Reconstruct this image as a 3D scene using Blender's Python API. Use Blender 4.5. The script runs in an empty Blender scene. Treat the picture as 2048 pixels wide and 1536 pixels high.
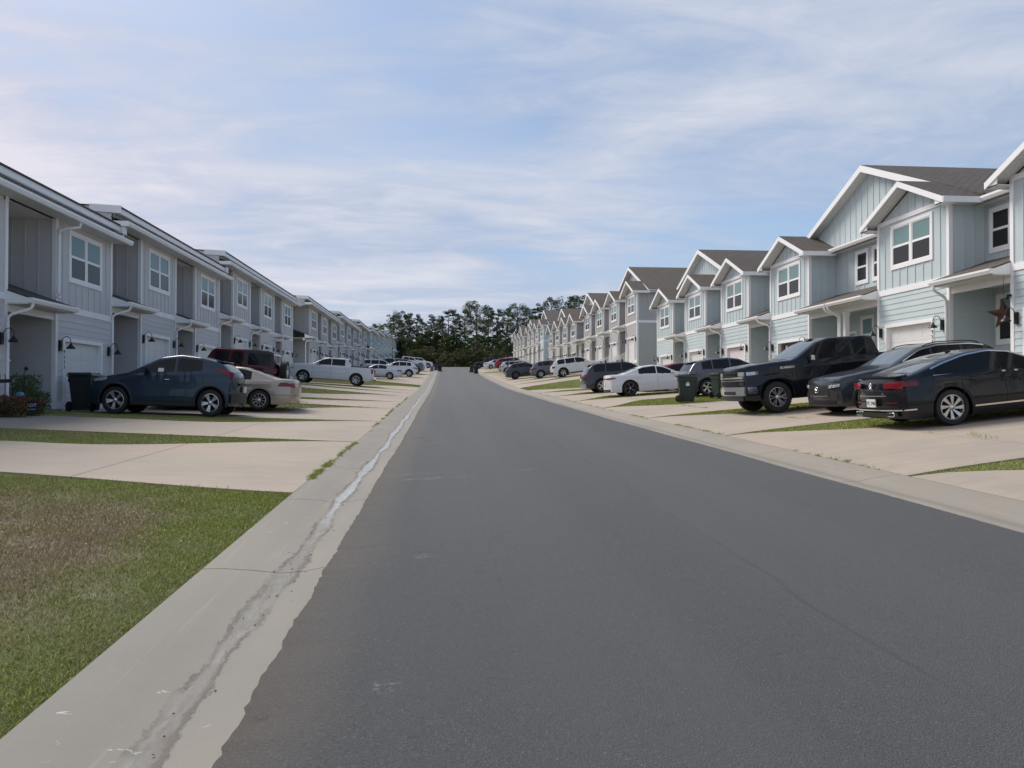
import bpy, math, random
import numpy as np
from mathutils import Vector, Matrix

scene = bpy.context.scene
RAD = math.radians

# ------------------------------------------------------------------ camera
cam_data = bpy.data.cameras.new("camera")
cam = bpy.data.objects.new("camera", cam_data)
scene.collection.objects.link(cam)
cam.location = (0.0, 0.0, 1.6)
cam.rotation_euler = (RAD(90 + 0.633), 0, RAD(-5.09))
cam_data.sensor_width = 36
cam_data.lens = 27.05
cam_data.clip_start = 0.05
cam_data.clip_end = 3000
scene.camera = cam

# ------------------------------------------------------------------ world, sun, exposure
SUN_EL, SUN_AZ = 48.0, -40.0          # azimuth from +Y, negative = towards -X
world = bpy.data.worlds.new("World")
scene.world = world
world.use_nodes = True
wn, wl = world.node_tree.nodes, world.node_tree.links
wn.clear()
def wnode(t, **kw):
    n = wn.new(t)
    for k, v in kw.items():
        setattr(n, k, v)
    return n
w_out = wnode('ShaderNodeOutputWorld')
w_sky = wnode('ShaderNodeTexSky', sky_type='NISHITA', sun_disc=False)
w_sky.sun_elevation = RAD(SUN_EL)
w_sky.sun_rotation = RAD(SUN_AZ)
w_sky.air_density = 1.0
w_sky.dust_density = 1.2
w_sky.ozone_density = 1.5
w_bg = wnode('ShaderNodeBackground')
w_bg.inputs['Strength'].default_value = 0.061
w_cl = wnode('ShaderNodeBackground')
w_cl.inputs['Strength'].default_value = 1.0
w_tc = wnode('ShaderNodeTexCoord')
w_sep = wnode('ShaderNodeSeparateXYZ')
wl.new(w_tc.outputs['Generated'], w_sep.inputs[0])
def wmath(op, a, b=None, c=None, clamp=False):
    n = wnode('ShaderNodeMath', operation=op, use_clamp=clamp)
    for i, q in enumerate((a, b, c)):
        if q is None:
            continue
        if isinstance(q, (int, float)):
            n.inputs[i].default_value = q
        else:
            wl.new(q, n.inputs[i])
    return n.outputs[0]
zc = wmath('MAXIMUM', w_sep.outputs['Z'], 0.0)
den = wmath('ADD', zc, 0.10)
px = wmath('DIVIDE', w_sep.outputs['X'], den)
py = wmath('DIVIDE', w_sep.outputs['Y'], den)
w_cmb = wnode('ShaderNodeCombineXYZ')
wl.new(px, w_cmb.inputs[0]); wl.new(py, w_cmb.inputs[1])
w_cmb.inputs[2].default_value = 3.7
def wnoise(scale, detail, rough, dist, sx=1.0, sy=1.0, rot=0.0, off=(0, 0, 0)):
    mp = wnode('ShaderNodeMapping')
    mp.inputs['Scale'].default_value = (sx, sy, 1)
    mp.inputs['Rotation'].default_value = (0, 0, rot)
    mp.inputs['Location'].default_value = off
    wl.new(w_cmb.outputs[0], mp.inputs['Vector'])
    n = wnode('ShaderNodeTexNoise')
    n.inputs['Scale'].default_value = scale
    n.inputs['Detail'].default_value = detail
    n.inputs['Roughness'].default_value = rough
    n.inputs['Distortion'].default_value = dist
    wl.new(mp.outputs[0], n.inputs['Vector'])
    return n.outputs[0]
n_big = wnoise(0.42, 3.0, 0.45, 0.5, 0.8, 1.0, 0.5, (1.3, 0.4, 0))
n_mid = wnoise(1.0, 6.0, 0.55, 0.9, 0.75, 1.2, 0.6, (4.0, 7.0, 0))
n_fine = wnoise(3.2, 8.0, 0.6, 1.1, 0.6, 1.3, 0.7, (9.0, 2.0, 0))
# coverage: thick layer to the left (towards the hidden sun), thinning towards the right and low down
cov = wmath('MULTIPLY_ADD', n_big, 2.1, -0.42)
cov = wmath('MULTIPLY_ADD', n_mid, 1.0, cov)
cov = wmath('MULTIPLY_ADD', n_fine, 0.55, cov)
cov = wmath('MULTIPLY_ADD', w_sep.outputs['X'], -0.6, cov)
cov = wmath('ADD', cov, -0.62)
w_ramp = wnode('ShaderNodeMapRange', interpolation_type='SMOOTHSTEP')
w_ramp.inputs['From Min'].default_value = 0.05
w_ramp.inputs['From Max'].default_value = 1.0
w_ramp.inputs['To Min'].default_value = 0.12
w_ramp.inputs['To Max'].default_value = 0.97
wl.new(cov, w_ramp.inputs['Value'])
w_cr = wnode('ShaderNodeValToRGB')
w_cr.color_ramp.elements[0].position = 0.36
w_cr.color_ramp.elements[0].color = (0.112, 0.165, 0.258, 1)
w_cr.color_ramp.elements[1].position = 0.70
w_cr.color_ramp.elements[1].color = (0.290, 0.300, 0.335, 1)
shade = wmath('MULTIPLY_ADD', n_mid, 0.60, wmath('MULTIPLY_ADD', n_big, 0.60, wmath('MULTIPLY', n_fine, 0.30)))
shade = wmath('MULTIPLY_ADD', w_sep.outputs['X'], -0.22, shade)
shade = wmath('ADD', shade, -0.215)
wl.new(shade, w_cr.inputs[0])
w_wm = wnode('ShaderNodeMix', data_type='RGBA', blend_type='MULTIPLY')
w_wf = wnode('ShaderNodeMapRange', interpolation_type='SMOOTHSTEP')
w_wf.inputs['From Min'].default_value = 0.05; w_wf.inputs['From Max'].default_value = -0.6
wl.new(w_sep.outputs['X'], w_wf.inputs['Value'])
wl.new(w_wf.outputs[0], w_wm.inputs[0])
wl.new(w_cr.outputs[0], w_wm.inputs[6]); w_wm.inputs[7].default_value = (1.14, 1.06, 1.04, 1)
wl.new(w_wm.outputs[2], w_cl.inputs['Color'])
wl.new(w_sky.outputs[0], w_bg.inputs['Color'])
w_mix = wnode('ShaderNodeMixShader')
wl.new(w_ramp.outputs[0], w_mix.inputs[0])
wl.new(w_bg.outputs[0], w_mix.inputs[1])
wl.new(w_cl.outputs[0], w_mix.inputs[2])
wl.new(w_mix.outputs[0], w_out.inputs['Surface'])

sun_data = bpy.data.lights.new("sun", 'SUN')
sun_data.energy = 1.5
sun_data.angle = RAD(28)
sun_data.color = (1.0, 0.93, 0.84)
sun = bpy.data.objects.new("sun", sun_data)
scene.collection.objects.link(sun)
_d = Vector((math.sin(RAD(SUN_AZ)) * math.cos(RAD(SUN_EL)), math.cos(RAD(SUN_AZ)) * math.cos(RAD(SUN_EL)), math.sin(RAD(SUN_EL))))
sun.rotation_euler = _d.to_track_quat('Z', 'Y').to_euler()
scene.view_settings.view_transform = 'Standard'
scene.view_settings.look = 'None'
scene.view_settings.exposure = 1.28
scene.view_settings.gamma = 1.0
scene.view_settings.use_curve_mapping = False
scene.render.engine = 'CYCLES'
scene.cycles.max_bounces = 6
scene.cycles.diffuse_bounces = 3
scene.cycles.glossy_bounces = 3
scene.cycles.transparent_max_bounces = 6

# ------------------------------------------------------------------ helpers
col = scene.collection

def tag(o, label=None, cat=None, group=None, kind=None):
    if label: o['label'] = label
    if cat: o['category'] = cat
    if group: o['group'] = group
    if kind: o['kind'] = kind
    return o

def empty(name, loc=(0, 0, 0), label=None, cat=None, group=None, kind=None):
    o = bpy.data.objects.new(name, None)
    o.location = loc
    o.empty_display_size = 0.2
    col.objects.link(o)
    return tag(o, label, cat, group, kind)

def obj(name, mesh, parent=None, loc=None, label=None, cat=None, group=None, kind=None):
    o = bpy.data.objects.new(name, mesh)
    col.objects.link(o)
    if parent is not None:
        o.parent = parent
    if loc is not None:
        o.location = loc
    return tag(o, label, cat, group, kind)

class MB:
    """collects shapes and builds one mesh; f maps local points"""
    def __init__(self, f=None):
        self.v, self.q, self.mi, self.m, self.f, self.sm = [], [], [], 0, f, []
    def pt(self, p):
        return tuple(self.f(*p)) if self.f else tuple(p)
    def add(self, pts, faces, smooth=False):
        b = len(self.v)
        self.v += [self.pt(p) for p in pts]
        for fc in faces:
            self.q.append(tuple(b + i for i in fc))
            self.mi.append(self.m)
            self.sm.append(smooth)
    def box(self, x0, x1, y0, y1, z0, z1):
        p = [(x0, y0, z0), (x1, y0, z0), (x1, y1, z0), (x0, y1, z0), (x0, y0, z1), (x1, y0, z1), (x1, y1, z1), (x0, y1, z1)]
        self.add(p, [(0, 3, 2, 1), (4, 5, 6, 7), (0, 1, 5, 4), (1, 2, 6, 5), (2, 3, 7, 6), (3, 0, 4, 7)])
    def hexa(self, p):
        self.add(p, [(0, 3, 2, 1), (4, 5, 6, 7), (0, 1, 5, 4), (1, 2, 6, 5), (2, 3, 7, 6), (3, 0, 4, 7)])
    def extr(self, poly, vec):
        n = len(poly)
        p = list(poly) + [(a[0] + vec[0], a[1] + vec[1], a[2] + vec[2]) for a in poly]
        fc = [tuple(range(n))[::-1], tuple(range(n, 2 * n))] + [(i, (i + 1) % n, n + (i + 1) % n, n + i) for i in range(n)]
        self.add(p, fc)
    def tube(self, path, r, seg=8, caps=True, smooth=True):
        path = [Vector(p) for p in path]
        n = len(path)
        rs = r if isinstance(r, (list, tuple)) else [r] * n
        pts = []
        up = Vector((0.13, 0.31, 0.94)).normalized()
        for i, p in enumerate(path):
            d = (path[min(i + 1, n - 1)] - path[max(i - 1, 0)]).normalized()
            a = d.cross(up)
            if a.length < 1e-3: a = d.cross(Vector((1, 0, 0)))
            a.normalize(); b = d.cross(a)
            for k in range(seg):
                t = 2 * math.pi * k / seg
                q = p + (a * math.cos(t) + b * math.sin(t)) * rs[i]
                pts.append((q.x, q.y, q.z))
        fc = [(i * seg + k, i * seg + (k + 1) % seg, (i + 1) * seg + (k + 1) % seg, (i + 1) * seg + k) for i in range(n - 1) for k in range(seg)]
        self.add(pts, fc, smooth)
        if caps:
            self.add(pts[:seg], [tuple(range(seg))]); self.add(pts[-seg:], [tuple(range(seg))])
    def lathe(self, prof, axis='z', c=(0, 0, 0), seg=20, smooth=True):
        pts = []
        for (r, h) in prof:
            for k in range(seg):
                t = 2 * math.pi * k / seg
                a, b = r * math.cos(t), r * math.sin(t)
                if axis == 'z': p = (c[0] + a, c[1] + b, c[2] + h)
                elif axis == 'y': p = (c[0] + a, c[1] + h, c[2] + b)
                else: p = (c[0] + h, c[1] + a, c[2] + b)
                pts.append(p)
        n = len(prof)
        self.add(pts, [(i * seg + k, i * seg + (k + 1) % seg, (i + 1) * seg + (k + 1) % seg, (i + 1) * seg + k) for i in range(n - 1) for k in range(seg)], smooth)
    def grid(self, P, smooth=True):
        """P: list of rows of points"""
        n, m = len(P), len(P[0])
        self.add([p for r in P for p in r], [(i * m + j, i * m + j + 1, (i + 1) * m + j + 1, (i + 1) * m + j) for i in range(n - 1) for j in range(m - 1)], smooth)
    def build(self, name, mats, sharp=None, weld=False):
        me = bpy.data.meshes.new(name)
        me.from_pydata(self.v, [], self.q)
        if not isinstance(mats, (list, tuple)): mats = [mats]
        for m in mats: me.materials.append(m)
        if len(mats) > 1: me.polygons.foreach_set('material_index', self.mi)
        me.polygons.foreach_set('use_smooth', self.sm)
        if weld:
            import bmesh
            bm = bmesh.new(); bm.from_mesh(me)
            bmesh.ops.remove_doubles(bm, verts=bm.verts, dist=1e-4)
            bmesh.ops.recalc_face_normals(bm, faces=bm.faces)
            bm.to_mesh(me); bm.free()
        if sharp: me.set_sharp_from_angle(angle=RAD(sharp))
        me.update()
        return me

def np_mesh(name, V, F, mat, smooth=False):
    """V (n,3), F (m,k) arrays -> mesh, fast"""
    me = bpy.data.meshes.new(name)
    k = F.shape[1]
    me.vertices.add(len(V)); me.vertices.foreach_set('co', V.astype(np.float32).ravel())
    me.loops.add(F.size); me.loops.foreach_set('vertex_index', F.astype(np.int32).ravel())
    me.polygons.add(len(F)); me.polygons.foreach_set('loop_start', np.arange(0, F.size, k, dtype=np.int32))
    me.polygons.foreach_set('loop_total', np.full(len(F), k, dtype=np.int32))
    if smooth: me.polygons.foreach_set('use_smooth', np.ones(len(F), dtype=bool))
    me.materials.append(mat)
    me.update(calc_edges=True)
    return me

def text_mesh(s, size, mat, extrude=0.003):
    cu = bpy.data.curves.new('lettering', 'FONT')
    cu.body = s; cu.size = size; cu.extrude = extrude; cu.align_x = 'CENTER'; cu.align_y = 'CENTER'
    cu.resolution_u = 3
    o = bpy.data.objects.new('lettering', cu)
    col.objects.link(o)
    dg = bpy.context.evaluated_depsgraph_get()
    me = bpy.data.meshes.new_from_object(o.evaluated_get(dg))
    bpy.data.objects.remove(o)
    me.materials.clear(); me.materials.append(mat)
    return me

# ------------------------------------------------------------------ materials
class NT:
    def __init__(self, name):
        self.mat = bpy.data.materials.new(name); self.mat.use_nodes = True
        self.n, self.l = self.mat.node_tree.nodes, self.mat.node_tree.links
        self.p = self.n['Principled BSDF']
        self.tc = None
    def node(self, t, **kw):
        n = self.n.new(t)
        for k, v in kw.items(): setattr(n, k, v)
        return n
    def coord(self, world=False, scale=(1, 1, 1), rot=(0, 0, 0), off=(0, 0, 0)):
        if world:
            g = self.node('ShaderNodeNewGeometry'); s = g.outputs['Position']
        else:
            g = self.node('ShaderNodeTexCoord'); s = g.outputs['Object']
        m = self.node('ShaderNodeMapping')
        m.inputs['Scale'].default_value = scale
        m.inputs['Rotation'].default_value = rot
        m.inputs['Location'].default_value = off
        self.l.new(s, m.inputs['Vector'])
        return m.outputs[0]
    def noise(self, vec, scale, detail=4, rough=0.5, dist=0.0):
        n = self.node('ShaderNodeTexNoise')
        n.inputs['Scale'].default_value = scale; n.inputs['Detail'].default_value = detail
        n.inputs['Roughness'].default_value = rough; n.inputs['Distortion'].default_value = dist
        self.l.new(vec, n.inputs['Vector'])
        return n.outputs[0]
    def voro(self, vec, scale, feature='F1', out='Distance'):
        n = self.node('ShaderNodeTexVoronoi', feature=feature)
        n.inputs['Scale'].default_value = scale
        self.l.new(vec, n.inputs['Vector'])
        return n.outputs[out]
    def rng(self, v, a, b, c=0.0, d=1.0, smooth=True):
        n = self.node('ShaderNodeMapRange', interpolation_type='SMOOTHSTEP' if smooth else 'LINEAR')
        for k, q in zip(('From Min', 'From Max', 'To Min', 'To Max'), (a, b, c, d)): n.inputs[k].default_value = q
        self.l.new(v, n.inputs['Value'])
        return n.outputs[0]
    def math(self, op, a, b=0.0, clamp=False):
        n = self.node('ShaderNodeMath', operation=op, use_clamp=clamp)
        for i, q in enumerate((a, b)):
            if isinstance(q, (int, float)): n.inputs[i].default_value = q
            else: self.l.new(q, n.inputs[i])
        return n.outputs[0]
    def mix(self, f, a, b, blend='MIX'):
        n = self.node('ShaderNodeMix', data_type='RGBA', blend_type=blend)
        for i, q in ((0, f), (6, a), (7, b)):
            if isinstance(q, (int, float)): n.inputs[i].default_value = q
            elif isinstance(q, tuple): n.inputs[i].default_value = (*q, 1) if len(q) == 3 else q
            else: self.l.new(q, n.inputs[i])
        return n.outputs[2]
    def bump(self, h, strength=0.3, dist=0.01, prev=None):
        n = self.node('ShaderNodeBump')
        n.inputs['Strength'].default_value = strength; n.inputs['Distance'].default_value = dist
        self.l.new(h, n.inputs['Height'])
        if prev is not None: self.l.new(prev, n.inputs['Normal'])
        return n.outputs[0]
    def set(self, color=None, rough=None, normal=None, **kw):
        for key, q in (('Base Color', color), ('Roughness', rough), ('Normal', normal)):
            if q is None: continue
            if isinstance(q, (int, float)): self.p.inputs[key].default_value = q
            elif isinstance(q, tuple): self.p.inputs[key].default_value = (*q, 1)
            else: self.l.new(q, self.p.inputs[key])
        for k, v in kw.items():
            self.p.inputs[k].default_value = v
        return self.mat

def basic(name, c, rough=0.5, var=0.12, scale=3.0, bump=0.0, bscale=60, **kw):
    t = NT(name)
    v = t.coord()
    n = t.noise(v, scale, 5, 0.6)
    d = tuple(q * (1 - var) for q in c); e = tuple(min(1, q * (1 + var)) for q in c)
    colr = t.mix(n, d, e)
    nm = None
    if bump: nm = t.bump(t.noise(v, bscale, 3), bump, 0.004)
    return t.set(colr, rough, nm, **kw)

def siding_mat(name, c):
    t = NT(name)
    v = t.coord(scale=(1, 1, 1))
    grain = t.noise(t.coord(scale=(1.5, 1.5, 18)), 6, 4, 0.6)
    n = t.noise(v, 1.1, 5, 0.6)
    d = tuple(q * 0.90 for q in c); e = tuple(q * 1.08 for q in c)
    base = t.mix(n, d, e)
    # faint grime washed down towards the ground
    streak = t.noise(t.coord(scale=(5, 5, 0.5)), 3, 4, 0.6)
    base = t.mix(t.rng(streak, 0.55, 0.85, 0, 0.22), base, tuple(q * 0.72 for q in c))
    return t.set(base, 0.62, t.bump(grain, 0.25, 0.003))

M = {}
M['grey'] = siding_mat('grey_siding_paint', (0.60, 0.59, 0.60))
M['grey2'] = siding_mat('light_grey_siding_paint', (0.54, 0.535, 0.54))
M['greyR'] = siding_mat('warm_grey_siding_paint', (0.44, 0.44, 0.435))
M['aqua'] = siding_mat('pale_blue_siding_paint', (0.52, 0.605, 0.62))
M['aquaL'] = siding_mat('pale_aqua_siding_paint', (0.50, 0.64, 0.66))
M['cream'] = siding_mat('pale_stone_siding_paint', (0.58, 0.59, 0.565))
M['white'] = basic('white_trim_paint', (0.88, 0.88, 0.88), 0.45, 0.05, 1.5)
M['soffit'] = basic('soffit_vinyl', (0.66, 0.66, 0.65), 0.55, 0.05, 2.0)
M['door'] = basic('garage_door_paint', (0.76, 0.76, 0.75), 0.42, 0.04, 2.0)
M['garage_shade'] = basic('open_garage_shade', (0.12, 0.11, 0.10), 0.7, 0.3, 2.0)
M['black'] = basic('black_metal', (0.012, 0.013, 0.015), 0.4, 0.2, 8, Metallic=0.3)
M['foundation'] = basic('foundation_concrete', (0.30, 0.31, 0.31), 0.85, 0.15, 2.5, 0.4, 40)
M['chrome'] = basic('chrome', (0.78, 0.79, 0.80), 0.12, 0.03, 4, Metallic=1.0)
M['silver'] = basic('brushed_alloy', (0.55, 0.56, 0.57), 0.28, 0.06, 6, Metallic=0.9)
M['gunmetal'] = basic('dark_alloy', (0.10, 0.10, 0.105), 0.3, 0.1, 6, Metallic=0.8)
M['rubber'] = basic('tyre_rubber', (0.018, 0.018, 0.019), 0.75, 0.25, 12, 0.3, 60)
M['plastic'] = basic('black_trim_plastic', (0.025, 0.025, 0.027), 0.5, 0.15, 8)
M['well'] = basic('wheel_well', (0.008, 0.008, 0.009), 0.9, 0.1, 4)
M['tail'] = basic('red_lens', (0.17, 0.010, 0.018), 0.12, 0.15, 10)
M['head'] = basic('clear_lens', (0.55, 0.56, 0.58), 0.10, 0.25, 14, Metallic=0.5)
M['amber'] = basic('amber_lens', (0.45, 0.16, 0.06), 0.15, 0.1, 10)
M['plate'] = basic('number_plate', (0.72, 0.74, 0.72), 0.4, 0.12, 30)
M['rust'] = basic('rusty_metal', (0.065, 0.028, 0.020), 0.85, 0.4, 7, 0.5, 50)
M['bingreen'] = basic('green_bin_plastic', (0.018, 0.035, 0.025), 0.5, 0.2, 3, 0.15, 50)
M['binlid'] = basic('bin_lid_plastic', (0.035, 0.06, 0.045), 0.42, 0.2, 3)
M['binblue'] = basic('blue_bin_plastic', (0.10, 0.19, 0.30), 0.5, 0.15, 3)
M['bingrey'] = basic('dark_grey_bin_plastic', (0.028, 0.032, 0.034), 0.5, 0.2, 3)
M['sticker'] = basic('white_sticker', (0.75, 0.77, 0.74), 0.5, 0.08, 20)
M['navy'] = basic('navy_sign', (0.015, 0.015, 0.06), 0.5, 0.1, 5)

def glass(name, c, rough=0.06, spec=0.8):
    t = NT(name)
    return t.set(t.mix(t.noise(t.coord(), 1.4, 3), tuple(q * 0.7 for q in c), c), rough, None, **{'Specular IOR Level': spec})
M['carglass'] = glass('tinted_car_glass', (0.012, 0.013, 0.016), 0.03, 0.28)
M['windshield'] = glass('windscreen_glass', (0.11, 0.135, 0.15), 0.03, 1.0)  # pale base colour: the bright sky reflection is painted into the glass
def blind(name, c, dark, amt, spec=0.5):
    t = NT(name)
    v = t.coord(scale=(0.01, 0.01, 1))
    w = t.node('ShaderNodeTexWave', wave_type='BANDS', bands_direction='Z')
    w.inputs['Scale'].default_value = 6.2; w.inputs['Distortion'].default_value = 0.15
    t.l.new(v, w.inputs['Vector'])
    oi = t.node('ShaderNodeObjectInfo')
    c2 = t.mix(t.math('MULTIPLY', oi.outputs['Random'], 0.55), c, dark)
    return t.set(t.mix(t.math('MULTIPLY', w.outputs[0], amt), c2, dark), 0.12, None, **{'Specular IOR Level': spec})
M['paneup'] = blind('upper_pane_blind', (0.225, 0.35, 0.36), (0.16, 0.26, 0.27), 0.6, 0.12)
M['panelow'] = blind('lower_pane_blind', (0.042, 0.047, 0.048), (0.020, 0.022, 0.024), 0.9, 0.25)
M['panedark'] = blind('dark_pane', (0.045, 0.05, 0.05), (0.012, 0.012, 0.012), 0.8, 0.25)

def shingle_mat():
    t = NT('roof_shingle')
    v = t.coord()
    s = t.node('ShaderNodeTexBrick')
    s.inputs['Scale'].default_value = 1.0
    s.inputs['Brick Width'].default_value = 0.32; s.inputs['Row Height'].default_value = 0.14
    s.inputs['Mortar Size'].default_value = 0.02
    s.inputs['Color1'].default_value = (0.085, 0.068, 0.058, 1); s.inputs['Color2'].default_value = (0.125, 0.103, 0.09, 1)
    s.inputs['Mortar'].default_value = (0.02, 0.017, 0.015, 1)
    sw = t.node('ShaderNodeSeparateXYZ'); t.l.new(v, sw.inputs[0])
    cb = t.node('ShaderNodeCombineXYZ'); t.l.new(sw.outputs['Y'], cb.inputs[0]); t.l.new(sw.outputs['X'], cb.inputs[1])
    t.l.new(cb.outputs[0], s.inputs['Vector'])
    n = t.noise(v, 22, 4)
    tabn = t.voro(t.coord(scale=(7, 3.2, 7)), 1.0, out='Color')
    c = t.mix(0.40, s.outputs['Color'], t.mix(n, (0.035, 0.03, 0.026), (0.19, 0.16, 0.135)), 'MIX')
    c = t.mix(t.rng(tabn, 0.2, 0.9, 0, 0.45), c, (0.045, 0.038, 0.034))
    return t.set(c, 0.9, t.bump(s.outputs['Fac'], 0.6, 0.012))
M['shingle'] = shingle_mat()

def paint(name, c, metal=0.35, rough=0.26):
    t = NT(name)
    v = t.coord()
    n = t.noise(v, 900, 1)
    dirt = t.noise(v, 2.2, 5, 0.6)
    cc = t.mix(n, tuple(q * 0.85 for q in c), tuple(min(1, q * 1.15) for q in c))
    cc = t.mix(t.rng(dirt, 0.5, 0.8, 0, 0.035), cc, (0.22, 0.2, 0.18))
    return t.set(cc, rough, None, Metallic=metal, **{'Coat Weight': 0.7, 'Coat Roughness': 0.04, 'Specular IOR Level': 0.08})

# ground materials
def asphalt_mat():
    t = NT('asphalt')
    w = t.coord(world=True)
    fine = t.rng(t.noise(w, 130, 4, 0.75), 0.28, 0.72)
    vor = t.voro(w, 120)
    mott = t.noise(w, 9, 5, 0.75)
    big = t.noise(w, 0.35, 5, 0.6)
    strip = t.noise(t.coord(world=True, scale=(1.4, 0.10, 1)), 1.0, 4, 0.5)
    c = t.mix(fine, (0.048, 0.050, 0.052), (0.158, 0.163, 0.167))
    c = t.mix(t.rng(t.voro(w, 110, out='Color'), 0.84, 0.93, 0, 0.35), c, (0.30, 0.30, 0.30))
    c = t.mix(t.rng(mott, 0.5, 0.75, 0, 0.35), c, (0.07, 0.072, 0.075))
    c = t.mix(t.rng(vor, 0.0, 0.22, 0.5, 0.0), c, (0.045, 0.045, 0.05))
    c = t.mix(t.rng(big, 0.35, 0.7, 0.0, 0.45), c, (0.104, 0.108, 0.112))
    c = t.mix(t.rng(strip, 0.5, 0.7, 0.0, 0.28), c, (0.126, 0.131, 0.134))
    # wandering hairline cracks running along the road
    cr = t.voro(t.coord(world=True, scale=(0.24, 0.025, 0.1), off=(3.1, 0, 0)), 1.0, 'DISTANCE_TO_EDGE')
    wob = t.noise(w, 1.7, 5, 0.7)
    crm = t.math('ADD', cr, t.math('MULTIPLY', wob, 0.03))
    c = t.mix(t.rng(crm, 0.012, 0.017, 0.22, 0.0), c, (0.045, 0.045, 0.048))
    # sandy edge beside the left gutter
    sp = t.node('ShaderNodeSeparateXYZ'); t.l.new(w, sp.inputs[0])
    e = t.math('ADD', sp.outputs['X'], t.math('MULTIPLY', t.noise(w, 1.3, 4), 0.7))
    c = t.mix(t.rng(e, -0.62, 0.05, 0.5, 0.0), c, (0.155, 0.135, 0.115))
    # scuffs
    sc = t.noise(t.coord(world=True, scale=(1.2, 7.0, 1), rot=(0, 0, 0.15)), 1.1, 6, 0.75)
    sel = t.rng(t.noise(w, 0.30, 2), 0.57, 0.66, 0, 1)
    c = t.mix(t.math('MULTIPLY', t.rng(sc, 0.60, 0.70, 0, 0.55), sel), c, (0.24, 0.23, 0.22))
    seam = t.math('ABSOLUTE', t.math('ADD', sp.outputs['X'], t.math('ADD', t.math('MULTIPLY', t.noise(t.coord(world=True, scale=(0.01, 1, 1)), 0.5, 5, 0.6), -0.30), -1.98)))
    c = t.mix(t.math('MULTIPLY', t.rng(seam, 0.006, 0.028, 0.3, 0), t.rng(t.noise(w, 0.8, 4), 0.35, 0.6)), c, (0.05, 0.05, 0.052))
    c = t.mix(t.rng(t.math('ADD', sp.outputs['X'], t.math('MULTIPLY', t.noise(w, 0.4, 3), 0.5)), 1.6, 2.5, 0, 0.16), c, (0.128, 0.136, 0.140))
    c = t.mix(t.rng(t.math('ABSOLUTE', t.math('ADD', t.math('ABSOLUTE', t.math('ADD', sp.outputs['X'], -1.9)), -1.1)), 0.1, 0.7, 0.13, 0), c, (0.16, 0.162, 0.16))
    oil = t.rng(t.voro(t.coord(world=True, scale=(1, 0.7, 1), off=(1.3, 0.7, 0)), 1.6), 0.012, 0.03, 0.4, 0)
    c = t.mix(oil, c, (0.045, 0.045, 0.048))
    def spot(x, y, rx, ry, colr, amt, nscale=9, lo=0.5, hi=0.62):
        global _c
        dx = t.math('DIVIDE', t.math('ADD', sp.outputs['X'], -x), rx); dy = t.math('DIVIDE', t.math('ADD', sp.outputs['Y'], -y), ry)
        dd = t.math('SQRT', t.math('ADD', t.math('MULTIPLY', dx, dx), t.math('MULTIPLY', dy, dy)))
        nn = t.noise(t.coord(world=True, scale=(1 / rx * .3, 1 / ry * .3, 1)), nscale, 5, 0.75)
        return t.mix(t.math('MULTIPLY', t.math('MULTIPLY', t.rng(dd, 0.3, 1.0, 1, 0), t.rng(nn, lo, hi)), amt), c, colr)
    for (x, y, rx, ry) in ((-.27, 3.62, .10, .10), (-.16, 6.05, .12, .12), (-.1, 10.35, .75, .16), (-.3, 10.9, .8, .10), (1.1, 10.7, .3, .1), (-.2, 15.6, .8, .12)):
        c = spot(x, y, rx, ry, (0.33, 0.32, 0.31), 0.55)
    for (x, y, rx, ry) in ((-.78, 3.42, .13, .10), (-.05, 4.4, .10, .04), (.05, 3.0, .06, .03), (-.12, 3.1, .06, .03), (.9, 3.0, .07, .04), (.35, 3.9, .05, .025), (1.6, 3.6, .09, .05), (-.55, 17.0, .4, .5)):
        c = spot(x, y, rx * .6, ry * .6, (0.035, 0.032, 0.03), 0.5, 12, 0.42, 0.6)
    h = t.math('ADD', vor, fine)
    return t.set(c, 0.82, t.bump(h, 0.8, 0.008), **{'Specular IOR Level': 0.35})
M['asphalt'] = asphalt_mat()

def concrete_mat(name, a, b, stain, tint=None):
    t = NT(name)
    w = t.coord(world=True)
    big = t.noise(w, 0.55, 5, 0.6)
    broom = t.noise(t.coord(world=True, scale=(0.5, 9, 1)), 1.2, 5, 0.65)
    fine = t.noise(w, 55, 4, 0.7)
    c = t.mix(t.rng(big, 0.3, 0.72), a, b)
    c = t.mix(t.rng(broom, 0.4, 0.75, 0, 0.38), c, stain)
    c = t.mix(t.math('MULTIPLY', fine, 0.35), c, tuple(q * 0.70 for q in a))
    if tint is not None:
        sel = t.rng(t.noise(t.coord(world=True, off=(7, 3, 0)), 0.33, 4, 0.55), 0.45, 0.68, 0, 0.6)
        c = t.mix(sel, c, tint)
    spots = t.rng(t.voro(w, 1.9), 0.03, 0.06, 0.35, 0)
    tyre = t.noise(t.coord(world=True, scale=(0.18, 3.0, 1)), 1.6, 4, 0.6)
    c = t.mix(t.rng(tyre, 0.54, 0.72, 0, 0.42), c, tuple(q * 0.66 for q in a))
    blot = t.rng(t.noise(t.coord(world=True, off=(4, 9, 0)), 1.3, 5, 0.6), 0.58, 0.70, 0, 0.45)
    c = t.mix(blot, c, tuple(q * 0.72 for q in a))
    c = t.mix(spots, c, tuple(q * 0.6 for q in a))
    return t.set(c, 0.85, t.bump(fine, 0.35, 0.003))
M['drive'] = concrete_mat('driveway_concrete', (0.40, 0.34, 0.27), (0.32, 0.28, 0.235), (0.24, 0.215, 0.18), (0.40, 0.305, 0.24))

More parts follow.
